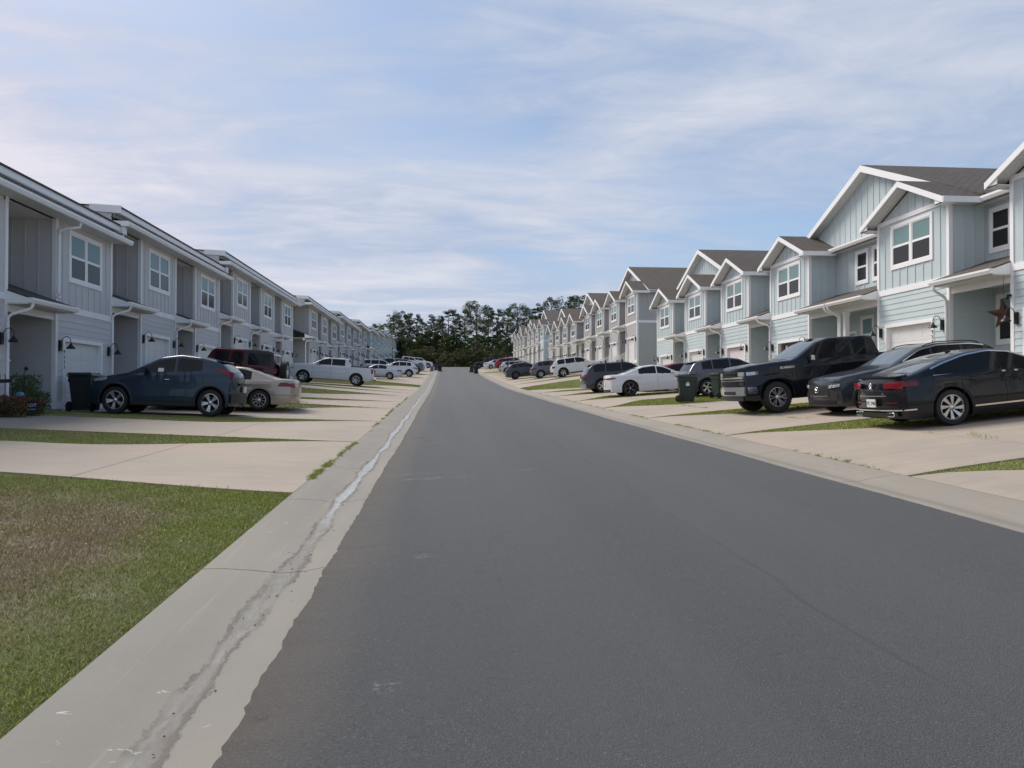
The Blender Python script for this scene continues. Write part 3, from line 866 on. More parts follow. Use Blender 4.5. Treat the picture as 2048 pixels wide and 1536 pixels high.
def unit_parts(side, farbay, style, near, flags):
    """returns list of dicts: name, mesh, kids[], kind"""
    sg = side
    right = side > 0
    key = (side, farbay, style['key'], near, flags)
    if key in MESH: return MESH[key]
    out = []
    def put(name, mb, mat, kind=None, sharp=None, label=None):
        e = dict(name=name, mesh=mb.build(name, mat, sharp), kids=[], kind=kind, label=label)
        out.append(e); return e
    def kid(e, name, mb, mat, sharp=None, label=None):
        e['kids'].append(dict(name=name, mesh=mb.build(name, mat, sharp) if isinstance(mb, MB) else mb, kind=None, label=label))
    wallc = M[style['wall']]
    b0 = W - 3.65 if farbay else 0.0; b1 = b0 + 3.65
    p0, p1 = (0, b0) if farbay else (b1, W)           # porch
    zb = 3.16 if right else 2.92                       # belly band centre
    ze = 5.42                                          # top of upper wall
    rec = 1.15 if right else 1.3                       # recess upstairs
    D = 11.0; pb = 1.36 if right else 2.4        # depth of the porch
    # garage opening
    if farbay: g0, g1 = b0 + .50, b0 + 2.86
    else: g0, g1 = b1 - 2.86, b1 - .50
    gz = 2.0
    # ---- core walls
    w = UB(sg)
    w.box(b0, g0, 0, .16, -.4, gz); w.box(g1, b1, 0, .16, -.4, gz); w.box(b0, b1, 0, .16, gz, ze)
    w.box(b0, b0 + .16, .16, pb, -.4, ze); w.box(b1 - .16, b1, .16, pb, -.4, ze)
    w3 = UB(sg); w3.box(p0, p1, pb, pb + .16, -.4, zb); put('porch_wall', w3, wallc)
    w3 = UB(sg); w3.box(p0, p1, rec, rec + .16, zb - .2, ze); put('recess_wall', w3, wallc)
    if right:
        # gable triangle above the bay
        m = (b0 + b1) / 2
        w.extr([(b0, 0, ze), (b1, 0, ze), (m, 0, ze + .45 * 1.825)], (0, .16, 0))
    put('bay_wall', w, wallc); w = UB(sg)
    if 'near_end' in flags: w.box(-.006, .15, -.002 if not farbay else rec, D, -1.2, ze + .002)
    if 'near_end' in flags: put('end_wall', w, wallc); w = UB(sg)
    if 'far_end' in flags: w.box(W - .15, W + .006, -.002 if farbay else rec, D, -1.2, ze + .002)
    if 'far_end' in flags: put('end_wall', w, wallc); w = UB(sg)
    w.box(0, W, D - .2, D, -1.2, ze)
    put('rear_wall', w, wallc)
    f = UB(sg)
    f.box(b0 + .01, g0 - .1, -.012, .1, -1.2, .03); f.box(g1 + .1, b1 - .01, -.012, .1, -1.2, .03); f.box(b0 + .3, b1 - .3, .02, 1.3, -1.2, -.03)
    f.box(p0, p1, .0, pb, -1.2, .06)
    put('foundation', f, M['foundation'])
    # ---- lap boards below the band
    laps = []
    def lap(fn, *a):
        laps.append((fn, a))
    z = .26
    rows = []
    while z < zb - .12:
        rows.append((z, min(PL, zb - .09 - z))); z += PL
    cb = .09
    for (z, h) in rows:
        if z + h <= gz + .08 or z < gz + .08:
            lap(lap_front, b0 + cb, g0 - .10, 0, z, h); lap(lap_front, g1 + .10, b1 - cb, 0, z, h)
            if z + h > gz + .10:
                lap(lap_front, g0 - .10, g1 + .10, 0, gz + .10, z + h - gz - .10)
        else: lap(lap_front, b0 + cb, b1 - cb, 0, z, h)
        if farbay: lap(lap_side, b0, -1, cb, pb, z, h)
        else: lap(lap_side, b1, 1, cb, pb, z, h)
        lap(lap_front, p0 + .02, p1 - .02, pb, z, h)
        if farbay and p0 == 0 and 'near_end' not in flags: pass
    if 'near_end' in flags:
        z = -.75
        while z < zb - .12:
            lap(lap_side, -.006, -1, .1 if not farbay else rec + .1, D, z, PL); z += PL
    if near:
        for fn, a in laps:
            mb = UB(sg); fn(mb, *a); put('siding_plank', mb, wallc)
    else:
        mb = UB(sg)
        for fn, a in laps: fn(mb, *a)
        put('siding', mb, wallc, 'stuff')
    # the bay's other flank, seen past the neighbour's porch
    mb = UB(sg)
    for (z, h) in rows:
        if farbay: lap_side(mb, b1, 1, cb, pb, z, h)
        else: lap_side(mb, b0, -1, cb, pb, z, h)
    put('flank_siding', mb, wallc, 'stuff')
    # ---- battens above the band
    bats = []
    def bat(u0, u1, v0, v1, z0, z1): bats.append((u0, u1, v0, v1, z0, z1))
    top = ze if right else ze
    wz0, wz1 = (3.85, 5.29) if right else (3.74, 5.27)
    wu0 = b0 + (.74 if farbay else .73); wu1 = wu0 + 2.15
    n = 9
    for k in range(1, n):
        u = b0 + (b1 - b0) * k / n
        inwin = wu0 - .03 < u < wu1 + .03
        if inwin: bat(u - .022, u + .022, -.018, .0, zb + .09, wz0)
        else: bat(u - .022, u + .022, -.018, .0, zb + .09, ze)
        if right:
            m = (b0 + b1) / 2
            zt = ze + .45 * (1.825 - abs(u - m)) - .02
            bat(u - .022, u + .022, -.018, .0, ze + .10, max(zt, ze + .12))
    us_ = b0 if farbay else b1; sd = -1 if farbay else 1
    for k in range(1, 4):
        v = .12 + (rec - .12) * k / 3.35
        bats.append((us_, us_ + sd * .02, v - .022, v + .022, zb + .0, ze))
    for k in range(1, 6):
        u = p0 + (p1 - p0) * k / 6
        if right and (p1 - 1.05 if not farbay else p0 + .09) < u < (p1 - .11 if not farbay else p0 + 1.03):
            bats.append((u - .022, u + .022, rec - .018, rec, zb + .5, 3.95)); continue
        bats.append((u - .022, u + .022, rec - .018, rec, zb + .5, ze))
    uo, so = (b1, 1) if farbay else (b0, -1)
    fb = UB(sg)
    for k in range(1, 4):
        v = .12 + (rec - .12) * k / 3.35
        fb.box(min(uo, uo + so * .02), max(uo, uo + so * .02), v - .022, v + .022, zb + .0, ze)
    if not (('near_end' in flags and not farbay) or ('far_end' in flags and farbay)): put('flank_battens', fb, wallc, 'stuff')
    if 'near_end' in flags:
        for k in range(1, 27):
            v = (rec if farbay else 0) + .4 * k
            if v < D - .2: bats.append((-.026, -.006, v - .022, v + .022, zb + .09, ze))
    if near:
        for a in bats:
            mb = UB(sg); mb.box(min(a[0], a[1]), max(a[0], a[1]), *a[2:]); put('batten', mb, wallc)
    else:
        mb = UB(sg)
        for a in bats: mb.box(min(a[0], a[1]), max(a[0], a[1]), *a[2:])
        put('battens', mb, wallc, 'stuff')
    # ---- white boards
    def white(name, *boxes):
        mb = UB(sg)
        for b in boxes: mb.box(*b)
        return put(name, mb, M['white'])
    o_ = .028
    white('corner_board', (b0, b0 + .09, -o_, 0, .05, ze), *[(b0 - o_, b0, -o_, .09, .05, ze)])
    white('corner_board', (b1 - .09, b1, -o_, 0, .05, ze), *[(b1, b1 + o_, -o_, .09, .05, ze)])
    white('band_board', (b0 - .002, b1 + .002, -.034, 0, zb - .09, zb + .09))
    white('skirt_board', (b0, g0 - .1, -.03, 0, .05, .26)); white('skirt_board', (g1 + .1, b1, -.03, 0, .05, .26)); white('skirt_board', (b0 - .03 if farbay else b1, b0 if farbay else b1 + .03, -.03, pb, .05, .26))
    if right: white('frieze_board', (b0, b1, -.033, 0, ze - .04, ze + .10))
    if 'near_end' in flags:
        white('band_board', (-.034, 0, rec if farbay else -.03, D, zb - .09, zb + .09), (-.036, 0, rec if farbay else -.03, D, -.95, -.75))
        if farbay: white('corner_board', (-.036, 0, rec - .02, rec + .1, -.9, ze))
        else: white('corner_board', (-.036, 0, -.03, .1, -.9, ze))
    gt = UB(sg)
    gt.box(g0 - .10, g0 + .006, -.036, .125, .0, gz + .10); gt.box(g1 - .006, g1 + .10, -.036, .125, .0, gz + .10); gt.box(g0 + .006, g1 - .006, -.036, .125, gz - .006, gz + .10)
    e = put('garage_trim', gt, M['white'])
    if flags and any(x.startswith('no_') for x in flags.split(',')):
        num = [x for x in flags.split(',') if x.startswith('no_')][0][3:]
        ug = g0 - .05 if sg < 0 else g0 - .05
        for i, ch in enumerate(num):
            me = text_mesh(ch, .15, M['black'], .004)
            # face the street
            rot = Matrix.Rotation(RAD(90), 4, 'X'); rot = Matrix.Rotation(RAD(90 if sg < 0 else -90), 4, 'Z') @ rot
            me.transform(Matrix.Translation((sg * -.042, ug, 1.68 - i * .145)) @ rot)
            e['kids'].append(dict(name='house_number', mesh=me, kind=None, label=None))
    # ---- garage door
    opn = 'open' in flags
    gd = UB(sg)
    gd.box(g0, g1, .13, .15, .01, gz)
    e = put('garage_door', gd, M['garage_shade'] if opn else M['door'])  # open garage: no door, a dark panel whose colour paints the interior shade
    if not opn:
        for k in range(4):
            z0 = .02 + k * .495; mb = UB(sg)
            mb.box(g0 + .004, g1 - .004, .108, .131, z0, z0 + .488)
            nn = 4; pw = (g1 - g0) / nn
            for q in range(nn):
                a = g0 + q * pw + .07; b = a + pw - .14
                # raised panel with a stepped border
                mb.box(a, b, .104, .109, z0 + .09, z0 + .40)
            kid(e, 'door_section', mb, M['door'])
    else:
        for k in range(7):
            mb = UB(sg); u = g0 + .2 + k * .3
            mb.box(u, u + .14, .09, .12, .9 + .1 * (k % 3), gz - .12); kid(e, 'hanging_garment', mb, M['soffit'] if k % 2 else M['plastic'])
    # ---- window
    fr, subs = window_parts(sg, wu0, wu1, wz0, wz1, 0, 2)
    e = put('window', fr, M['white'])
    for g, kd in subs: kid(e, 'pane', g, M['paneup'] if kd == 'upper' else M['panelow'])
    if right:
        # small window at the back of the recess, next to the bay of the neighbour
        a = (p1 - 1.02) if not farbay else (p0 + .12)
        fr, subs = window_parts(sg, a, a + .88, 3.95, 5.25, rec, 1)
        e = put('window', fr, M['white'])
        for g, kd in subs: kid(e, 'pane', g, M['panedark'])
        fr, subs = window_parts(sg, a - .03, a + .87, 1.32, 2.78, pb - .02, 1)
        e = put('window', fr, M['white'])
        for g, kd in subs: kid(e, 'pane', g, M['paneup'] if kd == 'upper' else M['panelow'])
    # ---- front door in the porch
    du = p0 + (.18 if (right == (not farbay)) else .95) if False else (p0 + .15 if not farbay else p1 - 1.15)
    if right and not farbay: du = p0 + .12
    dm = UB(sg); dm.box(du, du + .95, pb - .06, pb + .02, .06, 2.25)
    e = put('front_door', dm, M['white'])
    mb = UB(sg); mb.box(du + .07, du + .88, pb - .075, pb - .058, .1, 2.15); kid(e, 'door_leaf', mb, M['plastic'] if style.get('darkdoor') else M['foundation'])
    # ---- porch roof
    zg = zb - .02
    slope_top = zg + .37 * (rec + .55)
    r = UB(sg)
    r.hexa([(p0, -.56, zg - .02), (p1, -.56, zg - .02), (p1, rec, slope_top - .04), (p0, rec, slope_top - .04), (p0, -.56, zg + .02), (p1, -.56, zg + .02), (p1, rec, slope_top), (p0, rec, slope_top)])
    put('porch_roof', r, M['shingle'])
    c = UB(sg)
    c.box(p0, p1, -.5, pb, zg - .16, zg - .13)
    put('porch_ceiling', c, M['soffit'])
    c = UB(sg)
    for uu in (p0 + .004, p1 - .029):
        c.extr([(uu, -.52, zg - .15), (uu, .0, zg - .15), (uu, .0, zg + .37 * .56 - .03), (uu, -.52, zg - .0)], (.025, 0, 0))
    c.box(p0, p1, .02, .14, zg - .34, zg - .161)
    put('porch_fascia', c, M['white'])
    g = UB(sg)
    g.extr([(p0 - .02, -.52, zg - .13), (p0 - .02, -.60, zg - .13), (p0 - .02, -.64, zg - .05), (p0 - .02, -.64, zg), (p0 - .02, -.52, zg)], (p1 - p0 + .04, 0, 0))
    put('gutter', g, M['white'])
    # ---- downspout from the porch gutter to the neighbour's bay (or own when there is none)
    if farbay: gu, wu = p0 + .12, -.05
    else: gu, wu = p1 - .12, W + .05
    if 'mid' in flags:          # shared post between two porches
        wu = p0 + .05 if farbay else p1 - .05
    if ('near_end' in flags and farbay) or ('far_end' in flags and not farbay): wu = p0 + .1 if farbay else p1 - .1
    d = UB(sg)
    d.tube([(gu, -.57, zg - .10), (gu, -.57, zg - .20), (gu + (wu - gu) * .1, -.53, zg - .27), (gu + (wu - gu) * .85, -.16, zg - .42), (wu, -.075, zg - .50), (wu, -.07, zg - .7), (wu, -.07, .12)], .040, 8)
    d.box(wu - .05, wu + .05, -.12, -.03, 1.3, 1.33)
    put('downspout', d, M['white'])
    if 'upspout' in flags:
        d = UB(sg)
        d.tube([(b0 + .35, -.52, 5.38), (b0 + .33, -.50, 5.26), (b0 + .12, -.22, 5.17), (b0 + .04, -.07, 5.1), (b0 + .04, -.07, 4.9), (b0 + .04, -.07, 3.35), (b0 + .0, -.1, 3.22), (b0 - .12, -.12, 3.18)], .042, 8)
        put('downspout', d, M['white'])
    if 'mid' in flags and farbay:
        c = UB(sg)
        for a in (-.30, .02):
            c.box(a, a + .16, .0, .16, .06, zg - .34); c.box(a - .02, a + .18, -.02, .18, .06, .2); c.box(a - .02, a + .18, -.02, .18, zg - .46, zg - .34)
        put('porch_post', c, M['white'])
    # ---- lamps
    for u in (b0 + .20, b1 - .27) if farbay else (b0 + .27, b1 - .20):
        pl, ar, sh = lamp_parts(sg, u, 1.85)
        e = put('wall_lamp', pl, M['black'])
        kid(e, 'lamp_arm', ar, M['black']); kid(e, 'lamp_shade', sh, M['black'], 40)
    # ---- roofs
    if not right:
        # straight eave with gutter over bay and recess, low wall strip and upper eave behind it
        s = UB(sg); s.box(0, W, -.45, rec, ze, ze + .03); put('soffit', s, M['soffit'])
        g = UB(sg)
        e1 = .35 if 'gend' in flags else 0.0
        e0 = .0
        g.extr([(-e0, -.45, ze + .0), (-e0, -.53, ze + .0), (-e0, -.57, ze + .08), (-e0, -.57, ze + .14), (-e0, -.45, ze + .14)], (W + e0 + e1, 0, 0))
        put('gutter', g, M['white'])
        r = UB(sg); r.hexa([(0, -.45, ze + .1), (W + e1, -.45, ze + .1), (W + e1, .02, ze + .28), (0, .02, ze + .28), (0, -.45, ze + .14), (W + e1, -.45, ze + .14), (W + e1, .02, ze + .31), (0, .02, ze + .31)])
        put('eave_roof', r, M['shingle'])
        u = UB(sg); u.box(0, W, 0.0, .1, ze, ze + .48); put('upper_wall', u, wallc)
        bb = UB(sg)
        for k in range(16):
            bb.box(.1 + k * .4 - .02, .1 + k * .4 + .02, -.018, 0, ze + .2, ze + .44)
        put('battens', bb, wallc, 'stuff')
        s = UB(sg)
        s.box(0, W + e1, -.26, -.24, ze + .42, ze + .60); s.box(0, W + e1, -.24, .1, ze + .40, ze + .42)
        if 'gend' in flags:
            s.box(W + .02, W + e1 + .02, -.34, .1, ze + .36, ze + .62); s.box(W + .18, W + .3, -.28, -.12, ze + .15, ze + .36)
            s.extr([(W + .01, -.45, ze), (W + .01, 0, ze), (W + .01, 0, ze + .3), (W + .01, -.45, ze + .12)], (.03, 0, 0))
        lp = .05
        if 'gs' in flags:
            zz = ze + .62; s.hexa([(-.03, -.31, zz - .22), (.0, -.31, zz - .22), (.0, .7, zz - .16), (-.03, .7, zz - .16), (-.03, -.31, zz + .03), (.0, -.31, zz + .03), (.0, .7, zz + .08), (-.03, .7, zz + .08)])
            s.box(-.03, .0, -.55, .0, ze - .02, ze + .15)
        put('fascia', s, M['white'])
        zr = ze + .60
        mid = 5.4; lp = .05
        r = UB(sg)
        r.hexa([(0, -.30, zr - .02), (W + e1, -.30, zr - .02), (W + e1, mid, zr + lp * 5.7), (0, mid, zr + lp * 5.7), (0, -.30, zr + .03), (W + e1, -.30, zr + .03), (W + e1, mid, zr + .05 + lp * 5.7), (0, mid, zr + .05 + lp * 5.7)])
        r.hexa([(0, mid, zr + lp * 5.7), (W + e1, mid, zr + lp * 5.7), (W + e1, D + .3, zr), (0, D + .3, zr), (0, mid, zr + .05 + lp * 5.7), (W + e1, mid, zr + .05 + lp * 5.7), (W + e1, D + .3, zr + .05), (0, D + .3, zr + .05)])
        put('roof', r, M['shingle'])
        for a in (0.008, W - .128):
            w2 = UB(sg)
            w2.extr([(a, 0, ze - .1), (a, D, ze - .1), (a, D, zr), (a, mid, zr + lp * 5.6), (a, 0, zr)], (.12, 0, 0))
            put('gable_wall', w2, wallc)
    else:
        ov = .38
        m = (b0 + b1) / 2; hw = 1.825 + ov; pk = ze + .05 + .45 * hw
        # bay gable roof
        r = UB(sg)
        zl = ze + .02
        for s_ in (-1, 1):
            r.hexa([(m, -.42, pk - .03), (m + s_ * hw, -.42, zl - .03), (m + s_ * hw, 4.5, zl - .03), (m, 4.5, pk - .03), (m, -.42, pk + .03), (m + s_ * hw, -.42, zl + .03), (m + s_ * hw, 4.5, zl + .03), (m, 4.5, pk + .03)])
        put('bay_roof', r, M['shingle'])
        s = UB(sg)
        for s_ in (-1, 1):
            # rake board and boxed eave
            s.hexa([(m, -.455, pk - .17), (m + s_ * hw, -.455, zl - .17), (m + s_ * hw, -.42, zl - .17), (m, -.42, pk - .17), (m, -.455, pk + .005), (m + s_ * hw, -.455, zl + .005), (m + s_ * hw, -.42, zl + .005), (m, -.42, pk + .005)])
            a, b = sorted((m + s_ * hw, m + s_ * 1.80))
            s.box(a, b, -.42, 0.0, ze - .13, ze - .11)
            s.extr([(m + s_ * 1.80, -.42, ze - .13), (m + s_ * hw, -.42, ze - .13), (m + s_ * hw, -.42, ze), (m + s_ * 1.80, -.42, ze + .17)], (0, .025, 0))
            a, b = sorted((m + s_ * hw, m + s_ * (hw + .03)))
            s.box(a, b, -.44, .9, ze - .13, ze + .04)
        put('rake_board', s, M['white'])
        s = UB(sg)
        for s_ in (-1, 1):
            s.hexa([(m, -.42, pk - .16), (m + s_ * hw, -.42, zl - .15), (m + s_ * hw, .0, zl - .15), (m, .0, pk - .16), (m, -.42, pk - .12), (m + s_ * hw, -.42, zl - .11), (m + s_ * hw, .0, zl - .11), (m, .0, pk - .12)])
            for k in range(3):
                v = -.36 + .12 * k
                s.hexa([(m, v, pk - .168), (m + s_ * hw, v, zl - .158), (m + s_ * hw, v + .02, zl - .158), (m, v + .02, pk - .168), (m, v, pk - .158), (m + s_ * hw, v, zl - .148), (m + s_ * hw, v + .02, zl - .148), (m, v + .02, pk - .158)])
            s.box(*sorted((m + s_ * 1.80, m + s_ * hw)), 0, .9, ze - .12, ze - .10)
        put('soffit', s, M['soffit'])
        # main eave over the recess
        s = UB(sg)
        s.box(0, W, rec - .40, rec - .37, ze - .05, ze + .12)
        s.extr([(0, rec - .40, ze - .02), (0, rec - .47, ze - .02), (0, rec - .51, ze + .06), (0, rec - .51, ze + .12), (0, rec - .40, ze + .12)], (W, 0, 0))
        put('gutter', s, M['white'])
        s = UB(sg); s.box(p0, p1, rec - .4, rec, ze - .05, ze - .03); put('soffit', s, M['soffit'])
        # main roof
        ml = 6.2; pit = .40; v0 = rec - .45
        r = UB(sg); z0, z1 = ze + .10, ze + .10 + pit * (ml - v0)
        # between the paired gables the main slope runs on into the valleys under their roofs
        q = 5.1
        r.hexa([(0, v0, z0), (W, v0, z0), (W + q, ml, z1), (-q, ml, z1), (0, v0, z0 + .05), (W, v0, z0 + .05), (W + q, ml, z1 + .05), (-q, ml, z1 + .05)])
        r.hexa([(-q, ml, z1), (W + q, ml, z1), (W, D + .3, z0), (0, D + .3, z0), (-q, ml, z1 + .05), (W + q, ml, z1 + .05), (W, D + .3, z0 + .05), (0, D + .3, z0 + .05)])
        if 'pair' not in flags: put('roof', r, M['shingle'])
        if 'pairlo' in flags or 'pairhi' in flags:
            # half of the big gable shared by two units; ridge at the unit boundary
            lo = 'pairlo' in flags          # ridge at u = W
            s_ = -1 if lo else 1; ur = W if lo else 0.0
            ext = .35
            hw2 = W + ext; zp = ze + .12 + .42 * hw2; vf = rec - .35
            r = UB(sg)
            r.hexa([(ur, vf, zp - .03), (ur + s_ * hw2, vf, ze + .09), (ur + s_ * hw2, D, ze + .09), (ur, D, zp - .03), (ur, vf, zp + .04), (ur + s_ * hw2, vf, ze + .16), (ur + s_ * hw2, D, ze + .16), (ur, D, zp + .04)])
            put('gable_roof', r, M['shingle'])
            s = UB(sg)
            hr = hw2 if ('near_end' in flags or 'far_end' in flags) else W - 1.6
            zd = .42 * (hw2 - hr)
            s.hexa([(ur, vf - .035, zp - .22), (ur + s_ * hr, vf - .035, ze - .10 + zd), (ur + s_ * hr, vf, ze - .10 + zd), (ur, vf, zp - .22), (ur, vf - .035, zp + .02), (ur + s_ * hr, vf - .035, ze + .13 + zd), (ur + s_ * hr, vf, ze + .13 + zd), (ur, vf, zp + .02)])
            if 'near_end' in flags or 'far_end' in flags: s.box(*sorted((ur + s_ * hw2, ur + s_ * (hw2 + .03))), vf, D, ze - .06, ze + .12)
            put('rake_board', s, M['white'])
            s = UB(sg)
            s.hexa([(ur, vf, zp - .20), (ur + s_ * hw2, vf, ze - .08), (ur + s_ * hw2, rec, ze - .08), (ur, rec, zp - .20), (ur, vf, zp - .16), (ur + s_ * hw2, vf, ze - .04), (ur + s_ * hw2, rec, ze - .04), (ur, rec, zp - .16)])
            put('soffit', s, M['soffit'])
            g = UB(sg)
            g.extr([(ur, rec, ze + .1), (ur + s_ * W, rec, ze + .1), (ur + s_ * W, rec, ze + .12), (ur, rec, zp - .15)], (0, .12, 0))
            put('gable_wall', g, wallc)
            g = UB(sg)
            for k in range(15):
                uu = ur + s_ * (.2 + .4 * k); zt = zp - .15 - .42 * (.2 + .4 * k)
                if zt > ze + .3: g.box(uu - .022, uu + .022, rec - .018, rec, ze + .12, zt)
            put('battens', g, wallc, 'stuff')
        if 'near_end' in flags or 'far_end' in flags:
            pass
    if 'stairs' in flags:
        s = UB(sg)
        for k in range(5):
            s.box(p0 + .4, p1 - .2, -1.5 + .28 * k, -1.2 + .28 * k, -1.1, -.95 + .2 * k)
        put('front_steps', s, M['foundation'])
        s = UB(sg)
        for uu in (p0 + .35, p1 - .2):
            s.hexa([(uu, -1.55, .0), (uu + .05, -1.55, .0), (uu + .05, .1, 1.0), (uu, .1, 1.0), (uu, -1.55, .06), (uu + .05, -1.55, .06), (uu + .05, .1, 1.06), (uu, .1, 1.06)])
            s.box(uu - .02, uu + .07, -1.6, -1.5, -1.1, .12)
            for k in range(13):
                v = -1.45 + .12 * k
                s.box(uu + .01, uu + .04, v, v + .035, -.95 + .6 * (v + 1.5), .0 + .6 * (v + 1.5))
            s.box(uu, uu + .05, -.0, .05, .06, 1.05)
        put('stair_railing', s, M['white'])
    MESH[key] = out
    return out

def place_unit(side, Yk, z, farbay, style, near, flags, label, group):
    X = HL if side < 0 else HR
    root = empty('townhouse', (X, dep(X, Yk), z), label, 'townhouse', group)
    for e in unit_parts(side, farbay, style, near, flags):
        o = obj(e['name'], e['mesh'], root, kind=e['kind'], label=e['label'])
        for k in e['kids']:
            obj(k['name'], k['mesh'], o, label=k['label'])
    return root

ST = {k: dict(key=k, wall=k) for k in ('grey', 'grey2', 'greyR', 'aqua', 'aquaL', 'cream')}
NTH = ['nearest', 'second', 'third', 'fourth', 'fifth', 'sixth', 'seventh', 'last']
def F(e): return 1.6 + K * e
# left building 1
lev = [-.56, -.56, -.56, .10, .10, .92, .92, .92]
labs = ['grey townhouse mostly outside the frame beside the wide pale driveway',
        'grey townhouse cut by the picture edge behind the red flower bed',
        'grey townhouse numbered 9533 with a dark bin before its white garage door',
        'grey townhouse behind the cars, one step higher than the one numbered 9533',
        'grey townhouse rising behind the dark red off-road car',
        'grey townhouse just past the black hardtop of the dark red off-road car',
        'grey townhouse above the front of the white pickup, last but one of its row',
        'last grey townhouse of the near row, above the bonnet of the white pickup']
fl = ['near_end,gs', '', 'gend,no_9533,upspout', 'gs', 'gend', 'gs', '', 'gend,far_end']
for i, Yk in enumerate(LEFT[0][1]):
    place_unit(-1, Yk, F(lev[i]), True, ST['grey'], i in (1, 2, 3), fl[i], labs[i], 'grey townhouses along the street')
lev = [1.68, 1.68, 1.68, 2.45, 2.45, 2.45, 3.4, 3.4]
fl = ['near_end,gs', '', 'gend', 'gs', '', 'gend', 'gs', 'gend,far_end']
for i, Yk in enumerate(LEFT[1][1]):
    place_unit(-1, Yk, F(lev[i]), True, ST['grey2'], False, fl[i], '%s townhouse of the light grey row behind the white pickup' % NTH[i], 'light grey townhouses in the middle distance')
lev = [4.05, 4.05, 4.85, 4.85, 5.6, 5.6, 6.3, 6.3]
fl = ['near_end,gs', 'gend', 'gs', 'gend', 'gs', 'gend', 'gs', 'gend,far_end']
for i, Yk in enumerate(LEFT[2][1]):
    place_unit(-1, Yk, F(lev[i]), True, ST['aquaL'], False, fl[i], '%s townhouse of the pale aqua row beyond the light grey one' % NTH[i], 'pale aqua townhouses far along the street')
lev = [7.0, 7.0, 7.6, 7.6]
for i, Yk in enumerate(LEFT[3][1]):
    place_unit(-1, Yk, F(lev[i]), True, ST['cream'], False, ['near_end,gs', 'gend', 'gs', 'gend,far_end'][i], '%s stone-coloured townhouse at the far end beyond the pale aqua row' % NTH[i], 'stone-coloured townhouses by the wood')
# right building 1
pf = ['pairlo,near_end', 'pairhi', '', 'pairlo,mid', 'pairhi,mid', '', 'pairlo', 'pairhi,far_end']
ff = list(pf); ff[2] = 'no_9534'; ff[3] = 'pairlo,mid,no_9532'; ff[4] = 'pairhi,mid,open'
lev = [0, .0, .05, .14, .14, .30, .42, .42]
labs = ['pale blue townhouse closest to the viewer, outside the picture edge',
        'pale blue townhouse beside the black sedan, outside the picture edge',
        'pale blue townhouse numbered 9534 with a rusty star hanging at its porch',
        'pale blue townhouse numbered 9532, its closed garage behind the dark crossover',
        'pale blue townhouse behind the black pickup, its garage door open',
        'pale blue townhouse behind the grey crossover and the two green bins',
        'pale blue townhouse behind the red car roof and white sedan',
        'farthest of the pale blue townhouses, beside the grey end wall']
for i, Yk in enumerate(RIGHT[0][1]):
    place_unit(1, Yk, F(lev[i]), i >= 4, ST['aqua'], i in (2, 3), ff[i], labs[i], 'pale blue gabled townhouses')
lev = [2.4, 2.4, 2.45, 2.6, 2.6, 2.8, 2.95, 2.95]
ff = ['pairlo,near_end,stairs', 'pairhi,stairs', '', 'pairlo,mid', 'pairhi,mid,open', '', 'pairlo', 'pairhi,far_end']
for i, Yk in enumerate(RIGHT[1][1]):
    place_unit(1, Yk, F(lev[i]), i >= 4, ST['greyR'], False, ff[i], '%s gabled townhouse of the warm grey row with brown roofs' % NTH[i], 'warm grey gabled townhouses')
lev = [4.8, 4.8, 4.95, 5.1, 5.1, 5.3, 5.5, 5.5]
for i, Yk in enumerate(RIGHT[2][1]):
    place_unit(1, Yk, F(lev[i]), i >= 4, ST['cream' if i else 'aqua'], False, pf[i], '%s gabled townhouse of the distant pale row before the pines' % NTH[i], 'distant gabled townhouses')
# ------------------------------------------------------------------ vehicles
def smooth_curve(pts, n=400, sig=0.05):
    xs = np.array([p[0] for p in pts]); ys = np.array([p[1] for p in pts])
    x = np.linspace(xs[0], xs[-1], n); y = np.interp(x, xs, ys)
    dx = x[1] - x[0]; k = max(1, int(sig / dx))
    ker = np.exp(-0.5 * (np.arange(-3 * k, 3 * k + 1) / k) ** 2); ker /= ker.sum()
    yp = np.concatenate([2 * y[0] - y[1:3 * k + 1][::-1], y, 2 * y[-1] - y[-3 * k - 1:-1][::-1]])
    return x, np.convolve(yp, ker, 'valid')

